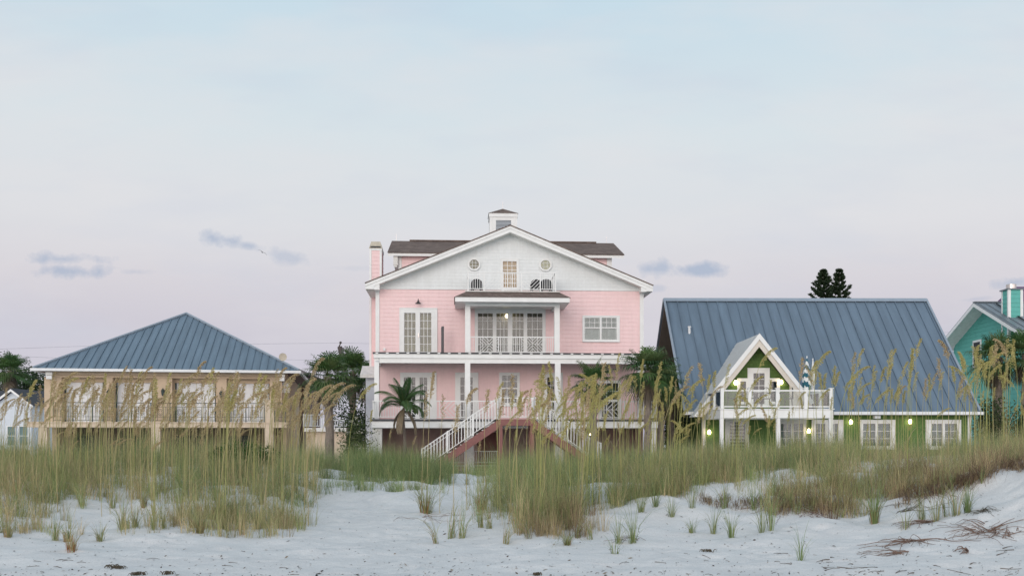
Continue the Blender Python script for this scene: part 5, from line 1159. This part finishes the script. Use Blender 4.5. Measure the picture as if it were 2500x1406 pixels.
# ------------------------------------------------------------ grass
PAL = {'G': [(.19, .26, .095), (.23, .29, .11), (.155, .225, .09), (.26, .30, .13)],
       'O': [(.33, .335, .14), (.29, .30, .13), (.37, .35, .165)],
       'D': [(.46, .36, .20), (.39, .29, .16), (.52, .43, .25)],
       'B': [(.21, .14, .09), (.28, .19, .12), (.17, .115, .08)]}
class Grass:
    def __init__(s): s.b = []; 
    def blades(s, x, y, z, h, az, bend, w, col): s.b.append((x, y, z, h, az, bend, w, col))
    def mesh(s, name, mat_):
        A = [np.concatenate([np.atleast_1d(q[i]) for q in s.b]) for i in range(7)]; col = np.concatenate([q[7] for q in s.b])
        x, y, z, h, az, bend, w = A; n = len(x); T = [0, .3, .58, .82, 1.]; dx, dy = np.cos(az), np.sin(az); wa = az+1.57+RNG.uniform(-.6, .6, n); wx, wy = np.cos(wa), np.sin(wa)
        V = np.zeros((n, 9, 3), np.float32)
        for i, t in enumerate(T):
            th = bend*t*1.1; lat = h*t*np.sin(th*.75); up = h*t*np.cos(th*.75); ww = w*(1-t**1.6)*.5
            cx, cy, cz = x+dx*lat, y+dy*lat, z+up
            if i < 4: V[:, 2*i, 0] = cx-wx*ww; V[:, 2*i, 1] = cy-wy*ww; V[:, 2*i, 2] = cz; V[:, 2*i+1, 0] = cx+wx*ww; V[:, 2*i+1, 1] = cy+wy*ww; V[:, 2*i+1, 2] = cz
            else: V[:, 8, 0] = cx; V[:, 8, 1] = cy; V[:, 8, 2] = cz
        tpl = np.array([0, 1, 3, 2, 2, 3, 5, 4, 4, 5, 7, 6, 6, 7, 8], np.int32); li = (np.arange(n)[:, None]*9+tpl).ravel().astype(np.int32)
        me = bpy.data.meshes.new(name); me.vertices.add(n*9); me.vertices.foreach_set('co', V.ravel()); me.loops.add(len(li)); me.loops.foreach_set('vertex_index', li)
        ls = (np.arange(n)[:, None]*15+np.array([0, 4, 8, 12])).ravel().astype(np.int32); me.polygons.add(n*4); me.polygons.foreach_set('loop_start', ls); me.update(calc_edges=True)
        a = me.color_attributes.new('tint', 'FLOAT_COLOR', 'CORNER'); c = np.ones((n, 15, 4), np.float32); c[:, :, :3] = col[:, None, :]; a.data.foreach_set('color', c.ravel())
        me.materials.append(mat_); return me
def clumps(g, n, px, Yr, k, h, pal, spread=.10, w=.008, mask=.0, wind=.15, ymode=1.):
    X = []
    tries = 0
    while len(X) < n and tries < n*8:
        tries += 1; Yd = Yr[0]+(Yr[1]-Yr[0])*rnd.random()**ymode; p = rnd.uniform(*px)+rnd.gauss(0, 22); x = (p-1250)/2500*Yd
        if mask and vnoise(np.array([x*.8+31]), np.array([Yd*.8]))[0] < mask-.5+rnd.uniform(-.12, .12): continue
        X.append((x, Yd))
    for x, Yd in X:
        m = max(4, int(k*rnd.uniform(.6, 1.4))); r = spread*np.sqrt(RNG.random(m))*rnd.uniform(.6, 1.5); a = RNG.uniform(0, 6.283, m); bx = x+r*np.cos(a); by = Yd+r*np.sin(a)
        hh = rnd.uniform(*h); H_ = hh*RNG.uniform(.45, 1.1, m); az = a+RNG.normal(0, .5, m); be = np.abs(RNG.normal(.65, .48, m)); key = rnd.choice(pal)
        C = np.array(PAL[key]); D = np.array(PAL[rnd.choice(pal)]); col = np.where((RNG.random(m) < .7)[:, None], C[RNG.integers(0, len(C), m)], D[RNG.integers(0, len(D), m)])*RNG.uniform(.7, 1.25, (m, 1))*rnd.uniform(.72, 1.45)
        g.blades(bx, by, ground(bx, by)-.01, H_, az, be, np.full(m, w)*RNG.uniform(.6, 1.2, m), np.clip(col, 0, 1))
g = Grass()
clumps(g, 90, (1660, 2020), (18.3, 22.5), 28, (.3, .85), 'GODOG', .13, .006)
clumps(g, 520, (-140, 765), (22.5, 33), 36, (.3, 1.35), 'GGOGOD', .20, .0068, .44)
clumps(g, 420, (-140, 735), (16.6, 23), 26, (.3, .95), 'OODGOD', .13, .0062, .45)
clumps(g, 220, (-140, 240), (17.5, 23.5), 24, (.25, 1.0), 'OODGOG', .13, .0062, .30)
clumps(g, 220, (430, 745), (17.5, 24), 24, (.25, 1.0), 'OGDGOG', .13, .0062, .30)
clumps(g, 150, (-80, 690), (15.3, 17.6), 20, (.2, .65), 'ODDO', .09, .006, .45)
clumps(g, 460, (755, 1085), (26.0, 33.5), 42, (.5, 1.25), 'GGGO', .20, .0068, .28)
clumps(g, 80, (755, 1030), (22.5, 26.5), 22, (.25, .6), 'GGO', .12, .006, .40)
clumps(g, 48, (1260, 1415), (15.6, 18.6), 46, (.4, 1.25), 'GOOGD', .14, .006, 0, .15)
clumps(g, 50, (1290, 1440), (15.0, 16.6), 38, (.3, .8), 'DODB', .11, .0055)
clumps(g, 40, (1190, 1330), (16.4, 20), 24, (.3, .7), 'OGD', .12, .0055, .4)
clumps(g, 150, (1215, 1470), (18, 26), 34, (.5, 1.35), 'GGOGO', .18, .0065, .40)
clumps(g, 280, (1180, 1700), (26, 33), 38, (.4, 1.1), 'GGGOO', .20, .0068, .38)
clumps(g, 230, (1480, 1800), (17.6, 26), 28, (.3, .9), 'GODO', .12, .0062, .45)
clumps(g, 600, (1690, 2560), (20.5, 32), 36, (.4, 1.05), 'GOOGOD', .19, .0068, .42)
clumps(g, 210, (1470, 1900), (17.4, 23), 26, (.3, .85), 'GODOG', .12, .006, .36)
clumps(g, 130, (1900, 2250), (17.5, 23), 26, (.25, .8), 'GODOD', .12, .006, .36)
clumps(g, 240, (1560, 2270), (16.4, 21), 26, (.2, .75), 'ODDOG', .12, .006, .50)
clumps(g, 80, (1900, 2330), (16.2, 18.6), 34, (.2, .5), 'DBBD', .13, .0055, .46)
clumps(g, 120, (2160, 2420), (16.2, 19.5), 38, (.25, .65), 'DOBD', .14, .006, .32)
clumps(g, 120, (2330, 2620), (17.0, 20.5), 36, (.25, .65), 'ODGD', .16, .006, .25)
clumps(g, 150, (-60, 760), (34, 39), 30, (.7, 1.35), 'GGO', .22, .009, .2)
clumps(g, 130, (1640, 2420), (34, 39), 30, (.7, 1.2), 'GGO', .22, .009, .2)
clumps(g, 380, (-100, 2560), (33, 40), 32, (.4, .9), 'GGO', .2, .010, .28)
for a_, b_, n_ in (((2185, 1216), (2300, 1196), 34), ((2290, 1198), (2400, 1162), 40), ((2400, 1160), (2520, 1132), 34), ((1885, 1236), (2060, 1238), 34), ((1700, 1218), (1900, 1240), 22)):
    for k in range(n_):                         # dead brown blades hanging over the broken edge
        t = rnd.random(); x, Yd, z = hit(a_[0]+(b_[0]-a_[0])*t, a_[1]+(b_[1]-a_[1])*t+rnd.gauss(0, 7)); m = rnd.randint(14, 34); r = .12*np.sqrt(RNG.random(m)); a = RNG.uniform(0, 6.283, m); C = np.array(PAL['B']+PAL['D'][:2]+PAL['B'])
        g.blades(x+r*np.cos(a), Yd+r*np.sin(a), ground(x+r*np.cos(a), Yd+r*np.sin(a)), rnd.uniform(.15, .38)*RNG.uniform(.5, 1.1, m), RNG.normal(-1.9, .9, m), np.abs(RNG.normal(1.7, .6, m)), np.full(m, .007), C[RNG.integers(0, len(C), m)]*RNG.uniform(.7, 1.2, (m, 1)))
tag_o = bpy.data.objects.new('dune_grass', g.mesh('dune_grass', M['blade'])); COL.objects.link(tag_o)
tag(tag_o, 'fine green and olive grass covering the dunes', 'grass', kind='stuff')

def tuft(px, py, hpx, label, group, pal='OGD', k=34, spread=.05, base=None, name='grass_tuft', lean=None, bend=.55):
    x, Yd, z = hit(px, py); h = hpx/2500*Yd*1.35; t = Grass(); m = int(k*1.3); a = RNG.uniform(0, 6.283, m); r = spread*np.sqrt(RNG.random(m)); C = np.array([c for q in pal for c in PAL[q]])
    az = a if lean is None else RNG.normal(lean, .6, m)
    bx, by = r*np.cos(a), r*np.sin(a); bz = ground(x+bx, Yd+by)-z-.01
    t.blades(bx, by, bz, h*RNG.uniform(.45, 1.05, m), az, np.abs(RNG.normal(bend+.2, .5, m)), np.full(m, .0075), np.clip(C[RNG.integers(0, len(C), m)]*RNG.uniform(.75, 1.2, (m, 1)), 0, 1))
    o = empty(name, (x, Yd, z), 0, label, 'grass tuft', group)
    ob = bpy.data.objects.new('blades', t.mesh('blades', M['blade'])); COL.objects.link(ob); ob.parent = o
    if base:                                    # the tawny old sheaths at the foot of the tuft
        t = Grass(); m = 22; a = RNG.uniform(0, 6.283, m); r = spread*1.2*np.sqrt(RNG.random(m)); bx, by = r*np.cos(a), r*np.sin(a)
        t.blades(bx, by, ground(x+bx, Yd+by)-z-.01, h*RNG.uniform(.2, .38, m), a, np.abs(RNG.normal(.3, .2, m)), np.full(m, .013), np.array(base)[None]*RNG.uniform(.7, 1.3, (m, 1)))
        ob = bpy.data.objects.new('sheaths', t.mesh('sheaths', M['blade'])); COL.objects.link(ob); ob.parent = o
    return o
RB = (.38, .165, .075)
tuft(1040, 1252, 105, 'bushy grass tuft with rusty red base standing alone on the open sand path', None, 'GOO', 80, .11, RB, bend=.7)
tuft(1176, 1244, 100, 'grass tuft with rusty red base left of the big central clump', None, 'GOD', 56, .08, RB, bend=.7)
tuft(2135, 1278, 140, 'fresh green upright grass tuft on the eroded right slope', None, 'GG', 60, .06, (.3, .2, .1), bend=.45)
tuft(1955, 1368, 95, 'sparse green grass sprout low on the flat sand, right of centre', None, 'GG', 14, .05)
tuft(2362, 1252, 72, 'short dense green tuft below the right dune crest', None, 'G', 50, .05, bend=.3)
tuft(1385, 1330, 52, 'spidery low grass tuft flat on the sand before the central clump', None, 'OG', 34, .04, RB, bend=1.3)
tuft(175, 1348, 70, 'tuft with orange stems lowest on the left sand', None, 'DO', 26, .06, RB)
for (px, py, h) in ((135, 1318, 60), (165, 1322, 66), (20, 1312, 70), (-5, 1300, 60), (245, 1322, 46), (299, 1292, 88), (330, 1286, 66), (376, 1294, 96), (398, 1290, 50), (488, 1302, 72), (470, 1288, 66), (539, 1276, 80), (578, 1274, 64), (200, 1235, 70), (275, 1240, 60), (638, 1232, 60), (690, 1222, 56), (720, 1200, 52), (440, 1262, 70), (350, 1240, 70)):
    tuft(px, py, h, 'small olive grass tuft on the bare sand foot of the left dune', 'grass tufts on the left sand', 'ODOG', rnd.randint(22, 40), .05, (.34, .24, .12) if rnd.random() < .5 else None)
for (px, py, h) in ((1066, 1326, 84), (1100, 1314, 96), (1128, 1314, 100), (1235, 1328, 62), (1175, 1288, 66), (1290, 1316, 60), (1335, 1300, 80), (1410, 1312, 70), (1100, 1180, 36), (1140, 1182, 30), (1440, 1316, 70), (1195, 1290, 60)):
    tuft(px, py, h, 'thin grass tuft on the sand before the central sea oat clump', 'grass tufts on the central sand', 'OGD', rnd.randint(14, 30), .05, lean=rnd.uniform(0, 3.1), bend=.7)
for (px, py, h) in ((1545, 1326, 110), (1510, 1326, 70), (1500, 1352, 44), (1565, 1250, 70), (1640, 1262, 60), (1690, 1300, 40), (1742, 1302, 84), (1786, 1312, 72), (1862, 1300, 118), (1882, 1294, 150), (1840, 1245, 80), (1925, 1240, 70), (1770, 1240, 80), (1690, 1240, 70), (1600, 1236, 80)):
    tuft(px, py, h, 'green grass tuft on the sand below the right dune', 'grass tufts on the right sand', 'GOG', rnd.randint(16, 34), .05, bend=.5)
for (px, py, h) in ((2250, 1268, 84), (2310, 1262, 116), (2335, 1258, 96), (2285, 1272, 100), (2210, 1292, 60), (2395, 1180, 50), (2010, 1232, 60), (2070, 1240, 50), (2190, 1180, 90), (2325, 1190, 60)):
    tuft(px, py, h, 'grass tuft on the bare face of the right hand dune', 'grass tufts on the right dune face', 'GOD', rnd.randint(18, 34), .06, bend=.55, lean=rnd.choice([None, 2.8]))

# ------------------------------------------------------------ sea oats: prototypes, then copies standing one by one
def oat_proto(L_, lean, bend, droop, hl, ripe, side, sparse=1.):
    y = 0.; p = Vector((0, 0, -.02)); n = 14; pts = [p.copy()]
    for i in range(n): t = (i+.5)/n; th = lean+bend*t**3; p = p+Vector((math.sin(th), rnd.uniform(-.003, .003), math.cos(th)))*L_/n; pts.append(p.copy())
    st = LB(); sc = rnd.choice([(.46, .45, .17), (.50, .44, .19), (.40, .42, .15)] if not ripe else [(.52, .44, .23), (.47, .43, .19), (.42, .42, .17)])
    st.tube(pts, [.0062-.0026*i/n for i in range(n+1)], 4); st.c += [sc]*(len(st.f)-len(st.c))
    hd = LB(); th0 = lean+bend; m = 18; hp = [p.copy()]; q = p.copy()
    for i in range(m): t = (i+.5)/m; th = th0+droop*t**1.4; q = q+Vector((math.sin(th), 0, math.cos(th)))*hl/m; hp.append(q.copy())
    cols = [(.50, .38, .21), (.42, .31, .17), (.58, .47, .29), (.34, .24, .13)] if ripe else [(.50, .42, .16), (.42, .37, .13), (.58, .50, .23), (.34, .29, .11)]
    hd.tube(hp, [.0028-.0018*i/m for i in range(m+1)], 3); hd.c += [sc]*(len(hd.f)-len(hd.c))
    nb = int(34*sparse)
    for k in range(nb):
        f = (k/nb)**.9; b0 = hp[int(f*m)].lerp(hp[int(f*m)+1], f*m % 1); tg = (hp[int(f*m)+1]-hp[int(f*m)]).normalized()
        az = (0 if rnd.random() < side else math.pi)+rnd.gauss(0, 1.0); bl = hl*(.25-.14*f)*rnd.uniform(.7, 1.2); d = (tg*1.5+unit(az, .1)*.42).normalized(); c = b0.copy(); bp = [c.copy()]
        for i in range(4): d = (d+DN*.24+Vector((.03, 0, 0))).normalized(); c = c+d*bl/4; bp.append(c.copy())
        hd.strip(bp, d.cross(Vector((0, 1, .1))).normalized(), [.0025]*5, jit(sc, .15))
        for i in range(1, 5):
            for rep in range(2 if i < 4 else 3):
                s0 = bp[i-1].lerp(bp[i], rnd.random())+Vector((rnd.gauss(0, .003), rnd.gauss(0, .005), rnd.gauss(0, .003))); sd_ = (d*.6+DN*.45+Vector((rnd.gauss(0, .28), rnd.gauss(0, .28), rnd.gauss(0, .25)))).normalized(); w = sd_.cross(unit(rnd.uniform(0, 6.28), .2)).normalized(); l = rnd.uniform(.02, .034)
                hd.face([s0, s0+sd_*l*.45+w*l*.2, s0+sd_*l, s0+sd_*l*.45-w*l*.2], jit(rnd.choice(cols), .22))
    lf = LB()
    for k in range(rnd.randint(3, 5)):
        f = rnd.uniform(.03, .42); b0 = pts[int(f*n)]; az = rnd.uniform(0, 6.28); l = rnd.uniform(.35, .7); a = R(74); c = b0.copy(); bp = [c.copy()]
        for i in range(7): a -= R(rnd.uniform(9, 20)); c = c+unit(az, a)*l/7; bp.append(c.copy())
        lf.strip(bp, unit(az+1.57, 0), [.008, .009, .008, .007, .006, .004, .003, .001], jit(rnd.choice(PAL['O']+PAL['D'][:1]), .2))
    return st, hd, lf, L_+hl*.55
PROTO = {'ripe': [], 'green': []}
for kind in PROTO:
    for i in range(9):
        L_ = 1.75; st, hd, lf, tot = oat_proto(L_, rnd.uniform(-.05, .06), rnd.uniform(.0, .13)+(.3 if i == 8 else 0), (.05, .1, .2, .3, .42, .15, .6, 1.15, .85)[i], rnd.uniform(.36, .54), kind == 'ripe', .72, .7 if i % 3 == 0 else 1.1)
        top = max(v[2] for v in hd.v); ms = []
        for nm, b in (('stem', st), ('seed_head', hd), ('leaves', lf)):
            o = b.done(nm, M['oat']); ms.append(o.data); bpy.data.objects.remove(o)
        PROTO[kind].append((ms, top, max(hd.v, key=lambda v: v[2])[0]))
def oat(px, pyb, pyt, kind, label, group, rz=None, Yd=None, i=None):
    if Yd is None: x, Yd, z = hit(px, pyb)
    else: x = (px-1250)/2500*Yd; z = gz(x, Yd)
    zt = CAMZ+(HZ-pyt)/2500*Yd; ms, top, tx = PROTO[kind][rnd.randrange(9) if i is None else i]; s = (zt-z)/top
    s = min(max(s, .45), 1.5)
    o = empty('sea_oat', (x, Yd, z), rnd.gauss(0, .5) if rz is None else rz, label, 'sea oat', group); o.scale = (max(.75, min(1.15, s)),)*2+(s,)
    for nm, me in zip(('stem', 'seed_head', 'leaves'), ms):
        c = bpy.data.objects.new(nm, me); COL.objects.link(c); c.parent = o
        if nm == 'seed_head' and s > 0: pass
    return o
def field(n, pxs, Yr, tops, kind, label, group, rz=.5):
    for k in range(n):
        px = rnd.uniform(*pxs); Yd = rnd.uniform(*Yr); pt = rnd.gauss(*tops[:2]); pt = min(max(pt, tops[2]), tops[3])
        oat(px, 0, pt, kind if rnd.random() < .8 else ('green' if kind == 'ripe' else 'ripe'), label, group, rnd.gauss(0, rz)+(math.pi if kind == 'green' and rnd.random() < .28 else 0), Yd)
field(10, (-20, 92), (17.5, 24), (968, 22, 925, 1010), 'ripe', 'straw coloured sea oat stalk before the white house at the left edge', 'sea oats before the white house')
field(48, (95, 330), (17, 25), (950, 30, 890, 1030), 'ripe', 'straw coloured sea oat stalk before the left half of the tan house', 'sea oats before the left half of the tan house')
field(58, (330, 640), (16.5, 25), (945, 32, 880, 1030), 'ripe', 'straw coloured sea oat stalk before the right half of the tan house', 'sea oats before the right half of the tan house')
field(20, (640, 775), (18, 26), (945, 26, 890, 1010), 'ripe', 'straw coloured sea oat stalk before the small raised deck and palm', 'sea oats before the small raised deck')
for px, pyb, pt, k, lb in ((735, 1210, 865, 'ripe', 'tall thin sea oat reaching over the right end of the blue hipped roof'), (847, 1180, 935, 'green', 'drooping sea oat before the shaggy fan palm trunk'), (905, 1175, 1000, 'green', 'sea oat with drooping head before the flowering bush'),
                           (1040, 1250, 905, 'ripe', 'tall brown sea oat rising from the rusty based tuft on the path'), (1028, 1250, 955, 'ripe', 'brown sea oat just left of the tallest one over the path tuft'), (1073, 1252, 960, 'ripe', 'thin brown sea oat between the coconut palm and the stair'), (1110, 1312, 985, 'ripe', 'long thin stalk in front of the left stair railing'),
                           (1140, 1245, 945, 'ripe', 'brown sea oat over the middle of the left stair railing'), (1188, 1240, 948, 'ripe', 'brown sea oat by the top of the left stair'), (950, 1180, 1045, 'ripe', 'short sea oat with bent head under the pink house deck edge'), (1000, 1180, 1062, 'ripe', 'short arching sea oat beside the coconut palm trunk'), (1168, 1200, 1075, 'ripe', 'short sea oat under the stair landing')):
    oat(px, pyb, pt, k, lb, None)
field(16, (1215, 1330), (16, 22), (955, 35, 890, 1030), 'ripe', 'sea oat stalk before the stair landing of the pink house', 'sea oats before the stair landing', .4)
field(46, (1300, 1470), (16, 22), (960, 48, 880, 1060), 'green', 'yellow green sea oat stalk in the big central clump right of the stair landing', 'sea oats in the central clump', .45)
field(22, (1440, 1600), (18, 27), (955, 50, 860, 1060), 'green', 'yellow green sea oat stalk before the right corner of the pink house', 'sea oats before the right corner of the pink house', .45)
field(22, (1600, 1720), (18, 25), (945, 50, 850, 1060), 'green', 'yellow green sea oat stalk before the gap between pink and green houses', 'sea oats between the pink and green houses', .5)
field(15, (1720, 1960), (18, 25), (945, 45, 870, 1040), 'green', 'yellow green sea oat stalk before the green house gable and balcony', 'sea oats before the green house gable', .5)
field(26, (1960, 2200), (18, 25), (900, 40, 835, 1000), 'green', 'yellow green sea oat stalk before the plain middle of the slate blue roof', 'sea oats before the middle of the slate roof', .5)
field(14, (2200, 2350), (18, 24), (880, 40, 825, 980), 'green', 'yellow green sea oat stalk before the right end of the slate blue roof', 'sea oats before the right end of the slate roof', .5)
field(32, (2350, 2510), (17.5, 23), (880, 40, 825, 990), 'green', 'yellow green sea oat stalk before the turquoise house at the right edge', 'sea oats before the turquoise house', .4)

def oat_mass(spec):                             # the many stalks further back, too many to tell apart
    V = []; F = []; C = []; k = 0
    cache = {}
    for n, pxs, Yr, tops, kind in spec:
        for q in range(n):
            px = rnd.uniform(*pxs); Yd = rnd.uniform(*Yr); pt = min(max(rnd.gauss(*tops[:2]), tops[2]), tops[3]); x = (px-1250)/2500*Yd; z = gz(x, Yd); i = rnd.randrange(9); ms, top, tx = PROTO[kind][i]
            s = (CAMZ+(HZ-pt)/2500*Yd-z)/top; s = min(max(s, .45), 1.5); w = max(.75, min(1.15, s)); a = rnd.gauss(0, .5); ca, sa = math.cos(a), math.sin(a)
            for me in ms:
                if me.name not in cache:
                    co = np.zeros(len(me.vertices)*3, np.float32); me.vertices.foreach_get('co', co); co = co.reshape(-1, 3)
                    cache[me.name] = (co, [tuple(p.vertices) for p in me.polygons], [tuple(me.color_attributes['tint'].data[p.loop_start].color[:3]) for p in me.polygons])
                co, fs, cs = cache[me.name]; P = np.stack([(co[:, 0]*ca-co[:, 1]*sa)*w+x, (co[:, 0]*sa+co[:, 1]*ca)*w+Yd, co[:, 2]*s+z], 1)
                V.append(P); F += [tuple(v+k for v in f) for f in fs]; C += cs; k += len(co)
    me = bpy.data.meshes.new('sea_oats'); me.from_pydata(np.concatenate(V).tolist(), [], F); me.update(); me.materials.append(M['oat'])
    o = bpy.data.objects.new('sea_oats', me); COL.objects.link(o); tint(o, C); tag(o, 'further sea oat stalks too many to tell apart among the dune grass', 'sea oats', kind='stuff')
oat_mass([(24, (-60, 110), (19, 27), (990, 28, 935, 1050), 'ripe'), (200, (95, 770), (19, 28), (1000, 45, 900, 1080), 'ripe'), (24, (1220, 1480), (19, 28), (1000, 40, 920, 1080), 'green'), (40, (1480, 1800), (19, 28), (985, 50, 880, 1080), 'green'), (44, (1800, 2540), (19, 28), (960, 60, 850, 1080), 'green')])

# ------------------------------------------------------------ roots, driftwood, shells and weed on the sand
def strand(b, x, y, az, length, r, wig=.5, lift=.05, m=None):
    n = max(5, int(length/.05)); P = []; a = az; ph = rnd.uniform(0, 6); cv = rnd.gauss(0, .09)*min(1., wig)
    for i in range(n+1):
        t = i/n; P.append(Vector((x, y, gz(x, y)+r*.6+lift*abs(math.sin(t*math.pi*rnd.choice([1, 1, 2])+ph*.02))*.8)))
        a += cv+rnd.gauss(0, wig)*.25+.10*math.sin(ph+t*6); x += math.cos(a)*length/n; y += math.sin(a)*length/n
    for i in range(1, n): P[i].z = (P[i-1].z+P[i].z+P[i+1].z)/3
    b.tube(P, [max(.0025, r*(1-.75*i/n)) for i in range(n+1)], 5)
def tangle(px, py, az, n, length, label, spread=.1, fan=.35, r=.007, extra=None, mname='root'):
    x, y, z = hit(px, py); b = MB()
    for k in range(n): strand(b, x+rnd.gauss(0, spread), y+rnd.gauss(0, spread), az+rnd.gauss(0, fan*1.25), length*rnd.uniform(.3, 1.3), r*rnd.uniform(.35, 1.05), .9, rnd.uniform(.01, .09))
    for e in (extra or []): strand(b, x, y, az+e[0], e[1], r*1.3, .25, .03)
    o = b.build('root_tangle', M[mname]); tag(o, label, 'roots', 'bare roots on the right dune face')
tangle(2268, 1276, R(200), 26, .50, 'reddish bundle of bare roots below the dune crest, pointing down to the left', .04, .32, .006)
tangle(2225, 1322, R(190), 20, .42, 'bare root tangle low on the slope with long runners to both sides', .07, .9, .008, [(0, .8), (R(165), .9), (R(-20), .7)])
tangle(2205, 1352, R(175), 12, .5, 'lowest reddish root bundle near the foot of the right slope', .05, .4, .008)
tangle(2412, 1298, R(188), 34, .62, 'largest bare root tangle, under the hanging yellow tuft', .10, .7, .007, [(R(170), .45), (R(180), .5)])
tangle(2462, 1305, R(200), 10, .2, 'small reddish root knot right of the largest tangle', .05, 1.2, .009)
tangle(2360, 1345, R(225), 6, .35, 'thick knotted root lying below the largest tangle', .02, .15, .016)
tangle(1990, 1250, R(215), 24, .45, 'dark root tangle at the foot of the grassy right dune', .10, .9, .007)
tangle(2015, 1240, R(260), 20, .35, 'brown roots hanging just right of the dark tangle', .08, .7, .006)
tangle(1900, 1238, R(190), 16, .5, 'thin dead stems lying at the edge of the right dune grass', .15, .6, .005)
tangle(2400, 1248, R(250), 22, .22, 'dry yellowish tuft of roots hanging on the right dune face', .04, .9, .006, None, 'weed')
tangle(2270, 1206, R(250), 26, .25, 'reddish roots overhanging the small sand hollow of the right dune', .07, .6, .008)
tangle(2380, 1168, R(220), 30, .4, 'dark dead stems overhanging the right dune crest', .16, .8, .007)
tangle(2200, 1250, R(10), 8, 1.1, 'long green runners lying across the right slope', .05, .12, .006, None, 'weed')
tangle(1545, 1318, R(180), 10, .35, 'thin reddish roots beside the leaning tuft right of centre', .08, .5, .005)
tangle(1040, 1262, R(0), 12, .6, 'thin dry runners beside the rusty based tuft on the path', .1, 1.2, .004)
def twig(px, py, length, az, r, label, group):
    x, y, z = hit(px, py); b = MB(); strand(b, x, y, az, length, r, .35, .01)
    if length > .2: strand(b, x+math.cos(az)*length*.4, y+math.sin(az)*length*.4, az+.6, length*.35, r*.6, .3, .01)
    tag(b.build('twig', M['drift']), label, 'twig', group)
for k in range(26): twig(rnd.uniform(1900, 2500), rnd.uniform(1340, 1404), rnd.uniform(.05, .27), rnd.uniform(-.9, .9)+rnd.choice([0, 3.1]), rnd.uniform(.003, .007), 'small dark twig on the sand at the bottom right', 'twigs on the bottom right sand')
for k in range(12): twig(rnd.uniform(1450, 1900), rnd.uniform(1345, 1404), rnd.uniform(.04, .16), rnd.uniform(-.9, .9), rnd.uniform(.002, .005), 'small dark twig on the sand at the bottom right of centre', 'twigs right of centre')
for k in range(18): twig(rnd.uniform(0, 760), rnd.uniform(1362, 1404), rnd.uniform(.03, .16), rnd.uniform(-.8, .8), rnd.uniform(.002, .005), 'small dark twig on the sand at the bottom left', 'twigs on the bottom left sand')
def wrack(px, py, w, label):
    x, y, z = hit(px, py); b = MB()
    for k in range(26): strand(b, x+rnd.gauss(0, w*.4), y+rnd.gauss(0, w*.16), rnd.uniform(-.6, .6)+rnd.choice([0, 3.14]), w*rnd.uniform(.3, .7), .006, .9, .05)
    tag(b.build('seaweed_clump', M['weed']), label, 'seaweed')
wrack(283, 1388, .12, 'flat dark clump of dry seaweed on the sand at the lower left'); wrack(338, 1404, .10, 'dry seaweed at the bottom edge, just right of the flat clump'); wrack(410, 1402, .08, 'dry seaweed scrap at the bottom edge, left of centre'); wrack(1312, 1405, .05, 'small dry seaweed scrap at the bottom edge near the centre'); wrack(1725, 1347, .09, 'pale crumpled weed scrap on the sand right of centre')
x, y, z = hit(484, 1252); o = MB().lathe((0, 0, 0), [(.012, -.02), (.05, 0), (.066, .045), (.06, .085), (.035, .115), (.006, .125)], 14).build('coconut', M['root'], smooth=True); o.location = (x, y, z); tag(o, 'brown coconut lying in the grass on the left dune', 'coconut')
x, y, z = hit(545, 1266); o = MB().lathe((0, 0, 0), [(.01, -.01), (.025, 0), (.03, .02), (.02, .045), (.004, .05)], 10).build('seed_pod', M['drift'], smooth=True); o.location = (x, y, z); tag(o, 'small black seed pod on the sand right of the coconut', 'seed pod')
deb = LB()
for k in range(1600):
    py = 1406-200*rnd.random()**1.9; px = rnd.uniform(-40, 2540)
    if py < 1290 and 1250 < px < 1500: continue
    x, y, z = hit(px, py); a = rnd.uniform(0, 6.28); l = rnd.uniform(.006, .022)*(1.7 if rnd.random() < .15 else 1); w = l*rnd.uniform(.15, .5); d = Vector((math.cos(a), math.sin(a), rnd.uniform(-.1, .5))); s = Vector((-math.sin(a), math.cos(a), rnd.uniform(-.2, .6)))
    p = Vector((x, y, z+.006)); c = rnd.choice([(.06, .045, .035), (.10, .07, .05), (.15, .11, .075), (.30, .24, .17), (.045, .04, .04)]); t = Vector((0, 0, w*.5))
    deb.face([p-d*l, p-s*w, p+d*l, p+t], c); deb.face([p-d*l, p+t, p+d*l, p+s*w+t*.2], c)
o = deb.done('beach_debris', M['oat']); tag(o, 'tiny dark flakes of shell and weed scattered over the sand', 'debris', kind='stuff')

# ------------------------------------------------------------ a bird gliding high over the tan house
def bird():
    p = at(640.5, 616.5, 120); o = empty('bird', p, R(35), 'dark bird gliding below the small clouds over the tan house', 'bird')
    sec = []
    for (x, zc, ch, th) in ((-.62, .02, .03, .006), (-.5, .06, .09, .012), (-.3, .10, .13, .02), (-.1, .07, .17, .04), (-.045, .02, .30, .09), (0, 0, .44, .11), (.045, .02, .30, .09), (.1, .07, .17, .04), (.3, .10, .13, .02), (.5, .03, .09, .012), (.64, -.04, .03, .006)):
        sec.append([(x, ch*.5*math.cos(a)-.0, zc+th*.5*math.sin(a)) for a in [2*math.pi*k/8 for k in range(8)]])
    b = MB(); n = len(sec); b.add([q for s in sec for q in s], [(i*8+k, i*8+(k+1) % 8, (i+1)*8+(k+1) % 8, (i+1)*8+k) for i in range(n-1) for k in range(8)]+[tuple(range(7, -1, -1)), tuple((n-1)*8+k for k in range(8))])
    b.lathe((0, 0, 0), [(.001, 0)], 3) if False else None
    ob = b.build('body', M['darkgrey'], o, smooth=True)
    ob.rotation_euler = (R(8), R(24), 0)
bird()
